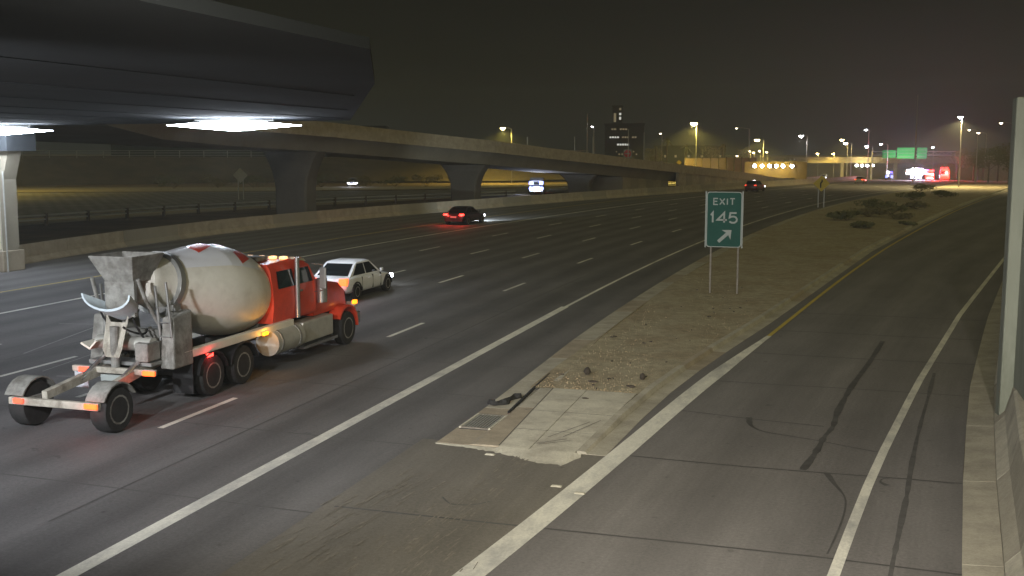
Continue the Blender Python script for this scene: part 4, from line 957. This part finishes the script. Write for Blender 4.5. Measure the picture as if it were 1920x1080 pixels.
# do-not-enter sign and poles on the bridge
yd = 161; a, b = edges(yd); zdk = zs(yd) + 1.62
dn = tag(empty('do_not_enter_sign', (b - 1.2, yd, zdk)), 'red and white do not enter sign standing on the ramp bridge', 'road sign')
MB().box(-.62, .62, -.02, .01, 1.2, 2.44).build('panel', 'sign_white', dn)
MB().cyl((0, -.026, 1.82), (0, -.02, 1.82), .55, n=28).build('red_disc', 'sign_red', dn); MB().box(-.40, .40, -.032, -.026, 1.74, 1.90).build('bar', 'sign_white', dn)
MB().box(-.05, .05, .012, .1, 0, 2.4).build('post', 'galv', dn)
for i, (y, h, t) in enumerate(((128, 1.0, 'shortest slim post on the bridge parapet, leftmost'), (141, 1.9, 'slim post on the bridge parapet, second from left'), (146.5, 2.3, 'slim post on the bridge parapet, third from left'), (158.5, 4.2, 'tall slim post left of the do not enter sign'), (164.5, 4.2, 'tall slim post right of the do not enter sign'))):
    a, b = edges(y); tag(MB().cyl((0, 0, 0), (0, 0, h), .07, .06, n=8).build('bridge_post', 'galv', loc=(b - .12, y, zs(y) + 2.66)), t, 'post', 'slim posts along the bridge parapet')

# ------------------------------------------------------------------ street lamps
LT = tag(empty('glare_tower', (17.0, 319, dip(319))), 'added light tower standing in for the white and violet glare of the flashing vehicles', 'light tower')  # tower added for its glow, its big lenses spread the glare
MB().box(-1.2, 1.2, -.9, .9, .35, 1.1).build('trailer', 'grey_car', LT, bevel=.08)
for x in (-1.0, 1.0): wheel(LT, x * 1.1, 0, .32, .2, 'galv', 1 if x > 0 else -1)
MB().cyl((0, 0, 1.1), (0, 0, 3.0), .09, n=8).build('mast', 'galv', LT); MB().box(-2.9, 2.9, -.06, .06, 2.2, 2.3).build('cross_bar', 'galv', LT)
for i, (x, mt_, hh) in enumerate(((-2.85, 'lamp_white', 1.3), (-1.4, 'lamp_white', 2.1), (.05, 'flood_violet', 2.0), (1.5, 'blue_flash', 1.4))):
    hd_ = MB().box(x, x + 1.36, -.16, -.05, 2.25 - hh / 2, 2.25 + hh / 2).build('lamp_head', 'dark_steel', LT); MB().box(x + .05, x + 1.31, -.20, -.162, 2.25 - hh / 2 + .06, 2.25 + hh / 2 - .06).build('lens', mt_, hd_)
for nm_, y_, z_ in (('police_car.001', -2.62, 1.25), ('fire_truck', -3.62, 1.5)):
    o_ = bpy.data.objects[nm_]; MB().box(-1.0, 1.0, y_, y_ + .06, z_ - .35, z_ + .3).build('glow_board', 'flash_red', o_)  # glowing panel added to widen the red glare
    MB().box(-1.0, 1.0, y_ + 1.2, y_ + 1.4, z_ + 1.2, z_ + 1.5).build('beacon', 'flash_red', o_)
def street_lamp(x, y, ztop, label, lens='lamp_sodium', arm=1.8, rz=0., power=0., col=(1, .7, .3), size=1., name='street_lamp'):
    zb = dip(y) - .05; h = ztop - zb
    r = tag(empty(name, (x, y, zb), rz), label, 'street lamp', 'street lamps in the distance')
    MB().cyl((arm, 0, 0), (arm, 0, h - .2), .11, .07, n=8).build('pole', 'galv', r)
    MB().tube([(arm, 0, h - .25), (arm * .5, 0, h + .05), (.2, 0, h + .10)], .045, 6).build('arm', 'galv', r)
    MB().hexa([(-.42 * size, -.2 * size, h), (.35 * size, -.2 * size, h), (.35 * size, .2 * size, h), (-.42 * size, .2 * size, h), (-.3 * size, -.12 * size, h + .2), (.3, -.12 * size, h + .2), (.3, .12 * size, h + .2), (-.3 * size, .12 * size, h + .2)]).build('head', 'dark_steel', r)
    k = size; rings = []
    for t, s in ((0, 1), (.12, .92), (.24, .55), (.3, .15)): rings.append([(.36 * k * s * math.cos(q * .785), .30 * k * s * math.sin(q * .785), h - .01 - t * k) for q in range(8)])
    MB().loft(rings).build('lens', lens, r, smooth=True)
    if power: light('lamp_light', 'SPOT', (0, 0, h - .45 * k), power, col, r, .3, (0, 0, -1), 158, .35)
    return r
SOD = (1.0, .74, .15)
street_lamp(-32.2, 231, 11.8, 'brightest sodium street lamp, standing alone above the ramp wall', power=36000, col=SOD, size=1.9, arm=0.6)
street_lamp(-25.3, 306, 9.1, 'sodium lamp above the left end of the six light row', power=26000, col=SOD, size=1.9)
street_lamp(-15.2, 341, 10.6, 'white lamp highest in the middle of the far cluster', 'lamp_white', power=7000, col=(.95, .9, .8), size=1.7)
street_lamp(-3.5, 355, 9.5, 'upper lamp of the close pair above the overpass', power=11000, col=SOD, size=1.5)
street_lamp(-2.3, 335, 8.3, 'lower lamp of the close pair above the overpass', 'lamp_white', power=3000, col=SOD, size=1.5)
street_lamp(3.1, 315, 11.8, 'small white lamp on a tall pole left of the green signs', 'lamp_white', size=1.0, arm=.8)
street_lamp(3.8, 347, 7.4, 'white lamp below the tall pole left of the green signs', 'lamp_white', power=3000, col=SOD, size=1.4)
street_lamp(7.2, 317, 7.9, 'lamp with a visible pole just left of the green signs', 'lamp_white', size=.9)
street_lamp(17.5, 204.6, 11.9, 'white lamp on a tall pole standing right of the overhead signs', 'lamp_white', power=30000, col=(1, .78, .36), size=1.15, arm=.3)
street_lamp(24.1, 259, 10.6, 'faint left lamp of the three dim ones at the right', 'lamp_dim', size=.8)
street_lamp(28.2, 281, 10.3, 'faint middle lamp of the three dim ones at the right', 'lamp_dim', size=1.0)
street_lamp(28.1, 239, 11.6, 'faint lamp beside the portal wall at the far right', 'lamp_dim', size=.9, arm=2.4)
street_lamp(-28.7, 284, 11.8, 'faint lamp on a curved arm right of the brightest lamp', 'lamp_dim', size=.8, arm=3.2)
street_lamp(-68.6, 293, 12.7, 'small reddish lamp above the do not enter sign', 'lamp_white', size=.8, arm=.5)
street_lamp(-54.0, 318, 11.1, 'small dim lamp between the lit building and the brightest lamp', 'lamp_dim', size=.9, arm=.5)
for i, (x, y, z, t) in enumerate(((-30.5, 305, 4.7, 'lowest'), (-27.3, 306, 6.0, 'leftmost'), (-26.2, 306.2, 5.6, 'second'), (-24.6, 306.6, 6.0, 'third'), (-22.7, 307, 5.7, 'rightmost'))):
    street_lamp(x, y, z, t + ' small yellow lamp just above the six light row', 'lamp_dim', size=.9, arm=.3)
for x, y, z, t in ((-13.3, 436, 4.4, 'left'), (-7.4, 438, 4.4, 'right')):
    street_lamp(x, y + 6, z + .6, t + ' small lamp standing on the far overpass', 'lamp_sodium', power=2500, col=SOD, size=1.2, arm=.3)
street_lamp(22.9, 353, 7.1, 'small pinkish lamp right of the green signs', 'lamp_white', size=.9, arm=.3)
mp = MB().cyl((0, 0, 0), (0, 0, 20.5), .16, .08, n=8).build('mast', 'galv', loc=(14.1, 277, dip(277) - .05)); tag(mp, 'tall thin unlit mast above the green overhead signs', 'mast')
mp = MB().cyl((0, 0, 0), (0, 0, 17.5), .14, .08, n=8).build('mast', 'galv', loc=(-69.9, 292.5, dip(292))); tag(mp, 'tall thin unlit mast behind the do not enter sign', 'mast')

# row of six wall lights on a low lit wall
lw = tag(empty('lit_wall', (-17.5, 258, dip(258) - .1)), 'low tan wall carrying a row of six bright lights', 'wall')
for i in range(7): MB().box(-6.5 + i * 2.0 + .01, -4.5 + i * 2.0 - .01, 0, .4, 0, 4.55 + .12 * (i % 2)).build('wall_panel', 'brown_wall', lw)
for i, x in enumerate((-21.7, -20.0, -18.3, -16.8, -15.3, -13.3)):
    r = tag(empty('wall_light', (x, 257.6, 2.55)), ('leftmost', 'second', 'third', 'fourth', 'fifth', 'rightmost')[i] + ' light from the left in the row of six on the tan wall', 'wall light', 'six lights in a row on the tan wall')
    m = MB(); m.loft([[(0.40 * s * math.cos(q * .785), -.05 - t, .40 * s * math.sin(q * .785)) for q in range(8)] for t, s in ((0, 1), (.18, .85), (.3, .4))]); m.build('lens', 'lamp_white', r, smooth=True)
    MB().box(-.40, .40, -.05, .2, -.40, .40).build('housing', 'dark_steel', r)
    if i in (1, 4): light('lamp_light', 'POINT', (0, -1.6, 0), 700, (1, .80, .08), r, .3)

# far overpass with lamps beneath
op = tag(empty('far_overpass', (8, 453, dip(440))), 'low flat overpass crossing the freeway in the far distance', 'overpass')
zr = 1.3 - dip(440)
m = MB().box(-75, 60, -6, 6, zr, zr + 1.2); m.build('deck', 'concrete_tan', op); MB().box(-75, 60, -6.2, -5.95, zr + 1.25, zr + 2.4).build('parapet', 'concrete_tan', op); MB().box(-75, 60, -6.3, -6.0, zr - .05, zr + .25).build('drip_edge', 'concrete_bridge', op)
for x in (-28, -12, 8, 26): MB().box(x - .6, x + .6, -4, 4, 0, zr).build('pier', 'concrete_bridge', op)
MB().box(-75, -45, -5, 5, 0, zr - .01).build('abutment', 'concrete_tan', op); MB().box(40, 60, -5, 5, 0, zr - .01).build('abutment', 'concrete_tan', op)
for i, x in enumerate((1.4, 3.4, 5.4, 7.4)):
    r = tag(empty('wall_light', (x, 446, .35)), ('leftmost', 'second', 'third', 'rightmost')[i] + ' of four lights under the edge of the far overpass', 'wall light', 'four lights under the far overpass')
    MB().loft([[(.55 * s * math.cos(q * .785), -t, .45 * s * math.sin(q * .785)) for q in range(8)] for t, s in ((0, 1), (.3, .8), (.45, .4))]).build('lens', 'lamp_white', r, smooth=True)
    MB().box(-.6, .6, 0, .3, -.5, .5).build('housing', 'dark_steel', r)
    if i == 1: light('lamp_light', 'POINT', (0, -2.5, -.5), 5000, (1, .8, .3), r, .4)
# overhead sign gantry
gy = 355.; gz = dip(355)
ga = tag(empty('sign_gantry', (16, gy, gz)), 'overhead gantry truss with green guide signs far down the road', 'sign gantry')
for x in (-10.5, 15): MB().cyl((x, 0, 0), (x, 0, 8.6), .22, n=8).build('post', 'galv', ga)
for z in (7.4, 8.5): MB().box(-10.5, 15, -.1, .1, z, z + .18).build('chord', 'galv', ga)
for i in range(12):
    x = -10.5 + i * 2.125; MB().tube([(x, 0, 7.5), (x + 1.06, 0, 8.5), (x + 2.12, 0, 7.5)], .05, 5).build('brace', 'galv', ga)
def gsign(x0, x1, z0, z1, rows):
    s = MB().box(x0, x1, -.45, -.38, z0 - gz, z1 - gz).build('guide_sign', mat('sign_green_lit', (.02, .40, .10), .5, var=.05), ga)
    for k in range(rows):
        z = z0 - gz + (z1 - z0) * (k + .6) / (rows + .3); q = x0 + .3
        while q < x1 - .5:
            ll = rnd.uniform(.25, .7); MB().box(q, min(q + ll, x1 - .25), -.465, -.452, z - .12, z + .12).build('legend', 'sign_white', s); q += ll + .18
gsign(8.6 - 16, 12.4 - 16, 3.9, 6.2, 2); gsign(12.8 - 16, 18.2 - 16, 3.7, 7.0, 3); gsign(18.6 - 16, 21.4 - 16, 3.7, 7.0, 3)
light('sign_fill', 'SPOT', (-1, -7, 3.5), 4200, (.85, 1, .6), ga, .3, (0, 1, .32), 100)  # added fill without a fixture, brightens the green signs

# ------------------------------------------------------------------ background: wall with posts, embankment, buildings, trees
bw = tag(empty('sound_wall', (-29, 258, dip(258))), 'brown panel wall with dark posts above the ramp end', 'wall')
for i in range(9):
    t0, t1 = i / 9, (i + 1) / 9; x0, y0, x1, y1 = -35.6 + 13 * t0 + 29, 243 + 30 * t0 - 258, -35.6 + 13 * t1 + 29, 243 + 30 * t1 - 258
    MB().hexa([(x0, y0, 0), (x1, y1, 0), (x1, y1 + .25, 0), (x0, y0 + .25, 0), (x0, y0, 5.3), (x1, y1, 5.3), (x1, y1 + .25, 5.3), (x0, y0 + .25, 5.3)]).build('wall_panel', 'brown_wall', bw)
    MB().box(x0 - .14, x0 + .14, y0 - .2, y0 + .1, 0, 5.45).build('post', 'rust_post', bw)
# far carriageway
wb = MB(); W0 = [(-150, 60), (-150, 118), (-118, 152), (-90, 168), (-62, 180), (-50, 200), (-47, 230)]
wbl = [(-175, 95), (-118, 128), (-88, 142), (-66, 156), (-52, 172), (-44, 195), (-36, 230), (-22, 280)]
wbr = [(-100, 40), (-72, 76), (-66, 92), (-60, 110), (-50, 132), (-42, 155), (-34, 185), (-27, 215)]
vs = []
for a, b in zip(wbl, wbr): vs += [(a[0], a[1], .004 + dip(a[1])), (b[0], b[1], .004 + dip(b[1]))]
wb.add(vs, [(2 * i, 2 * i + 1, 2 * i + 3, 2 * i + 2) for i in range(len(wbl) - 1)])
WB = wb.build('far_carriageway', 'lane_road', kind='structure'); road_uv(WB, lambda y: -y * .9)
for u, wd, mt in ((.08, .25, 'paint_white'), (.38, .12, 'paint_white'), (.66, .12, 'paint_white'), (.93, .25, 'paint_yellow')):
    MB().ribbon([(a[0] * (1 - u) + b[0] * u, a[1] * (1 - u) + b[1] * u) for a, b in zip(wbl, wbr)], wd, .010).build('edge_line' if wd > .2 else 'lane_line', mt, WB)
# sandy verge strips on either side of the far carriageway
for nm, u0, u1 in (('verge', -.34, -.02), ('verge', 1.01, 1.17)):
    m = MB(); vs = []
    for a, b in zip(wbl, wbr):
        for u in (u0, u1): vs.append((a[0] * (1 - u) + b[0] * u, a[1] * (1 - u) + b[1] * u, .03))
    m.add(vs, [(2 * i, 2 * i + 1, 2 * i + 3, 2 * i + 2) for i in range(len(wbl) - 1)]); m.build(nm, 'gravel', kind='structure')
# embankment behind it with a railing
em = MB(); EB = [(-235, 105), (-180, 140), (-138, 160), (-115, 188), (-92, 200), (-68, 212), (-52, 240)]; vs = []
for x, y in EB: vs += [(x, y, -.1), (x - 8, y + 14, 4.6), (x - 10, y + 18, 4.7), (x - 40, y + 60, 5.0)]
em.add(vs, [(4 * i + k, 4 * i + 4 + k, 4 * i + 5 + k, 4 * i + 1 + k) for i in range(len(EB) - 1) for k in range(3)])
em.build('embankment', mat('slope_unlit', (.095, .075, .048), .95, var=.25, scale=.3, stain=(.05, .042, .028), stain_amt=.7, stain_scale=.2), kind='structure')  # bank darkened in colour to look out of reach of the lamps
rl_ = tag(empty('railing', (-140, 175, 4.6)), 'pale post and rail fence on top of the embankment at left', 'railing')
RP = [(x - 8.5 + 140, y + 15 - 175) for x, y in EB]
for x, y in along(RP, 5): MB().box(x - .06, x + .06, y - .06, y + .06, 0, 1.5).build('post', 'galv', rl_)
for z in (.5, 1.0, 1.45):
    MB().tube([(x, y, z) for x, y in RP], .05, 5).build('rail', 'galv', rl_)

def building(loc, sx, sy, h, label, name='building', mt='building', wins=(), rz=0.):
    r = tag(empty(name, loc, rz), label, 'building')
    MB().box(-sx / 2, sx / 2, 0, sy, 0, h).build('wall', mt, r); MB().box(-sx / 2 - .3, sx / 2 + .3, -.3, sy + .3, h, h + .6).build('roof', mt, r)
    for (x, z, w_, hh, m_) in wins:
        f = MB().box(x - w_ / 2 - .12, x + w_ / 2 + .12, -.06, 0, z - .12, z + hh + .12).build('window', 'dark_steel', r); MB().box(x - w_ / 2, x + w_ / 2, -.075, -.061, z, z + hh).build('pane', m_, f)
    return r
wn = []
for x in (-2.6, -1.6, .6, 1.6, 2.6): wn.append((x - 2.0, 18.5, .75, .55, 'win_dim'))
for i in range(11):
    if i not in (4, 8): wn.append((-5.3 + i * .95, 15.4, .7, .6, 'win_lit' if i < 4 else 'win_dim'))
for i in range(5): wn.append((-2.4 + i * .95, 12.6, .75, .65, 'win_lit'))
for i in range(8): wn.append((-3 + i * 1.1, 9.0, .5, .5, 'win_dim') if i % 3 else (-3 + i * 1.1, 10.0, .4, .4, 'win_dim'))
building((-84, 413, -4.5), 15, 12, 20.4, 'dark office block with rows of lit windows above the ramp bridge', wins=wn, rz=R(12))
building((-92.5, 440, -4.5), 4, 5, 28.3, 'narrow dark tower with stacked lit windows behind the office block', wins=[(1.1, 27.0, .8, .9, 'win_dim'), (1.1, 25.0, .8, .9, 'win_lit'), (1.1, 23.2, .8, 1.1, 'win_lit'), (-1.0, 22.2, 1.0, 3.6, 'win_dim')], rz=R(12))
building((-60, 425, -4.5), 26, 14, 12, 'long low dark building right of the lit office block', wins=[(x, z, .8, .9, 'win_dim') for x in (-10, -6, -1, 4, 8, 11) for z in (8.0,)], rz=R(8))
building((-128, 214, 4.0), 60, 20, 7, 'long dark building standing on the embankment behind the bridge', wins=[(x, 3, 1.5, 1.2, 'glass_dark') for x in range(-26, 28, 6)], rz=R(22))

def leafball(m, c, rx, rz_, n, size):
    for i in range(n):
        while True:
            p = Vector((rnd.uniform(-1, 1), rnd.uniform(-1, 1), rnd.uniform(-1, 1)))
            if .25 < p.length < 1: break
        q = Vector((c[0] + p.x * rx, c[1] + p.y * rx, c[2] + p.z * rz_)); s = size * rnd.uniform(.5, 1.3)
        a = Vector((rnd.gauss(0, 1), rnd.gauss(0, 1), rnd.gauss(0, .6))).normalized(); b = a.orthogonal().normalized()
        m.add([q + a * s, q + b * s * .5, q - a * s, q - b * s * .5], [(0, 1, 2, 3)])
def tree(x, y, h, w_, label, mt='leaf', name='tree', zb=None):
    zb = dip(y) if zb is None else zb
    r = tag(empty(name, (x, y, zb)), label, 'tree'); m = MB(); m.cyl((0, 0, -.2), (0, 0, h * .55), .22, .12, 8)
    for i in range(5):
        a = i * 1.26 + rnd.random(); m.cyl((0, 0, h * (.32 + .04 * i)), (w_ * .33 * math.cos(a), w_ * .33 * math.sin(a), h * (.55 + .06 * i)), .08, .03, 6)
    m.build('trunk', 'bark', r); m = MB()
    for i in range(9):
        a = rnd.random() * 6.28; d = w_ * .30 * rnd.random() ** .5; leafball(m, (d * math.cos(a), d * math.sin(a), h * rnd.uniform(.45, .88)), w_ * rnd.uniform(.18, .3), h * rnd.uniform(.09, .16), 130, .22)
    m.build('crown', mt, r); return r
def palm(x, y, h, label):
    r = tag(empty('palm_tree', (x, y, dip(y))), label, 'palm tree'); m = MB(); m.cyl((0, 0, -.2), (.2, 0, h), .22, .15, 8); m.build('trunk', 'bark', r); m = MB()
    for i in range(26):
        a = i * 2.4; e = rnd.uniform(-.5, 1.1); L_ = rnd.uniform(1.5, 2.2); pr = None
        for k in range(5):
            t = k / 4; d = L_ * t; p = Vector((.2 + math.cos(a) * d * math.cos(e), math.sin(a) * d * math.cos(e), h + math.sin(e) * d - .5 * t * t * L_)); wv = .22 * (1 - t) + .04; sd_ = Vector((-math.sin(a), math.cos(a), 0)) * wv
            if pr: m.add([pr[0] - pr[1], pr[0] + pr[1], p + sd_, p - sd_], [(0, 1, 2, 3)])
            pr = (p, sd_)
    m.build('crown', 'leaf_pale', r); return r
for x, y, h, t in ((-43, 262, 9.5, 'tallest palm tree left of the brightest lamp'), (-39, 266, 8.0, 'shorter palm tree just left of the brightest lamp'), (-34, 300, 9.0, 'palm tree right below the brightest lamp'), (-48, 275, 8.0, 'palm tree right of the lit office block')): palm(x, y, h, t)
for x, y, h, w_, t, mt in ((-52, 300, 9, 8, 'leafy tree between the office block and the palms', 'leaf_dry'), (-40, 320, 10, 9, 'leafy tree behind the brown panel wall', 'leaf_dry'), (-31, 330, 9, 9, 'leafy tree behind the six light row', 'leaf_dry'), (-62, 310, 8, 8, 'dark tree in front of the office block', 'leaf'),
        (27.5, 325, 9, 7, 'dark tree just right of the red flashing lamps', 'leaf'), (29.5, 300, 9.5, 7.5, 'dark tree second right of the flashing lamps', 'leaf'), (29.5, 268, 8.5, 7, 'dark tree below the three dim lamps', 'leaf'), (31, 246, 8, 7, 'dark tree beside the portal wall at far right', 'leaf'), (34, 290, 10, 8, 'tall dark tree behind the right tree row', 'leaf'), (-20, 420, 9, 10, 'dark tree left of the far overpass', 'leaf'), (35, 345, 9, 8, 'dark tree at the right end of the sign gantry', 'leaf')):
    tree(x, y, h, w_, t, mt)
def bush(x, y, rx, h, label, mt='leaf', zb=.1, n=760):
    r = tag(empty('bush', (x, y, zb)), label, 'bush', 'desert bushes'); m = MB()
    for i in range(5):
        a = i * 1.26 + rnd.random(); m.cyl((0, 0, 0), (rx * .5 * math.cos(a), rx * .5 * math.sin(a), h * .6), .03, .012, 5)
    m.build('stem', 'bark', r); m = MB()
    for i in range(6):
        a = rnd.random() * 6.28; d = rx * .6 * rnd.random() ** .5; leafball(m, (d * math.cos(a), d * math.sin(a), h * rnd.uniform(.3, .75)), rx * rnd.uniform(.25, .5), h * rnd.uniform(.2, .36), n // 6, .13)
    m.build('foliage', mt, r); return r
for i, (x, y, rx, h, t, mt) in enumerate(((1.2, 88, 1.4, .8, 'nearest low bush on the gore island', 'leaf'), (-.3, 97, 2.0, 1.3, 'left bush of the gore island thicket', 'leaf'), (1.5, 103, 2.4, 1.7, 'middle bush of the gore island thicket', 'leaf_dry'), (3.6, 108, 2.2, 1.5, 'right bush of the gore island thicket', 'leaf'), (4.2, 100, 1.3, .8, 'small bush right of the gore island thicket', 'leaf_dry'), (2.6, 116, 2.6, 1.8, 'rear bush of the gore island thicket', 'leaf'), (6.4, 118, 1.8, 1.2, 'bush toward the ramp behind the thicket', 'leaf_dry'), (7, 140, 2.6, 1.5, 'far bush on the gore island', 'leaf'), (11, 150, 2.4, 1.4, 'farthest right bush on the gore island', 'leaf'), (9.5, 170, 3, 1.6, 'farthest bush beside the ramp kerb', 'leaf_dry'), (4.4, 92, .9, .5, 'tiny shrub between thicket and ramp kerb', 'leaf'))):
    bush(x, y, rx, h * .68, t, mt)
for i in range(9):
    t = i / 8; x, y = -103 + 40 * t, 150 + 22 * t + rnd.uniform(-1.5, 1.5)
    bush(x, y, rnd.uniform(3.0, 4.2), rnd.uniform(1.7, 2.5), ('first', 'second', 'third', 'fourth', 'fifth', 'sixth', 'seventh', 'eighth', 'ninth')[i] + ' bush from the left in the row beyond the far carriageway', 'leaf_dry' if i % 2 else 'leaf')

# sodium lamps added to light the far carriageway and the bushes
street_lamp(-120, 118, 10.5, 'added sodium lamp lighting the far carriageway, hidden above the deck at left', power=15000, col=SOD, size=1.2)
street_lamp(-66, 205, 10.5, 'added sodium lamp behind the ramp bridge lighting the bushes', power=14000, col=SOD, size=1.2)

# ------------------------------------------------------------------ haze
hz = MB().box(-420, 320, -130, 620, -7.5, 42).build('haze', 'black', kind='stuff')
hm = bpy.data.materials.new('haze'); hm.use_nodes = True; nn_ = hm.node_tree; nn_.nodes.clear()
o_ = nn_.nodes.new('ShaderNodeOutputMaterial'); pv = nn_.nodes.new('ShaderNodeVolumePrincipled')
pv.inputs['Color'].default_value = (.82, .90, .90, 1); pv.inputs['Density'].default_value = .0007; pv.inputs['Anisotropy'].default_value = .35
nn_.links.new(pv.outputs[0], o_.inputs['Volume']); hz.data.materials.clear(); hz.data.materials.append(hm)
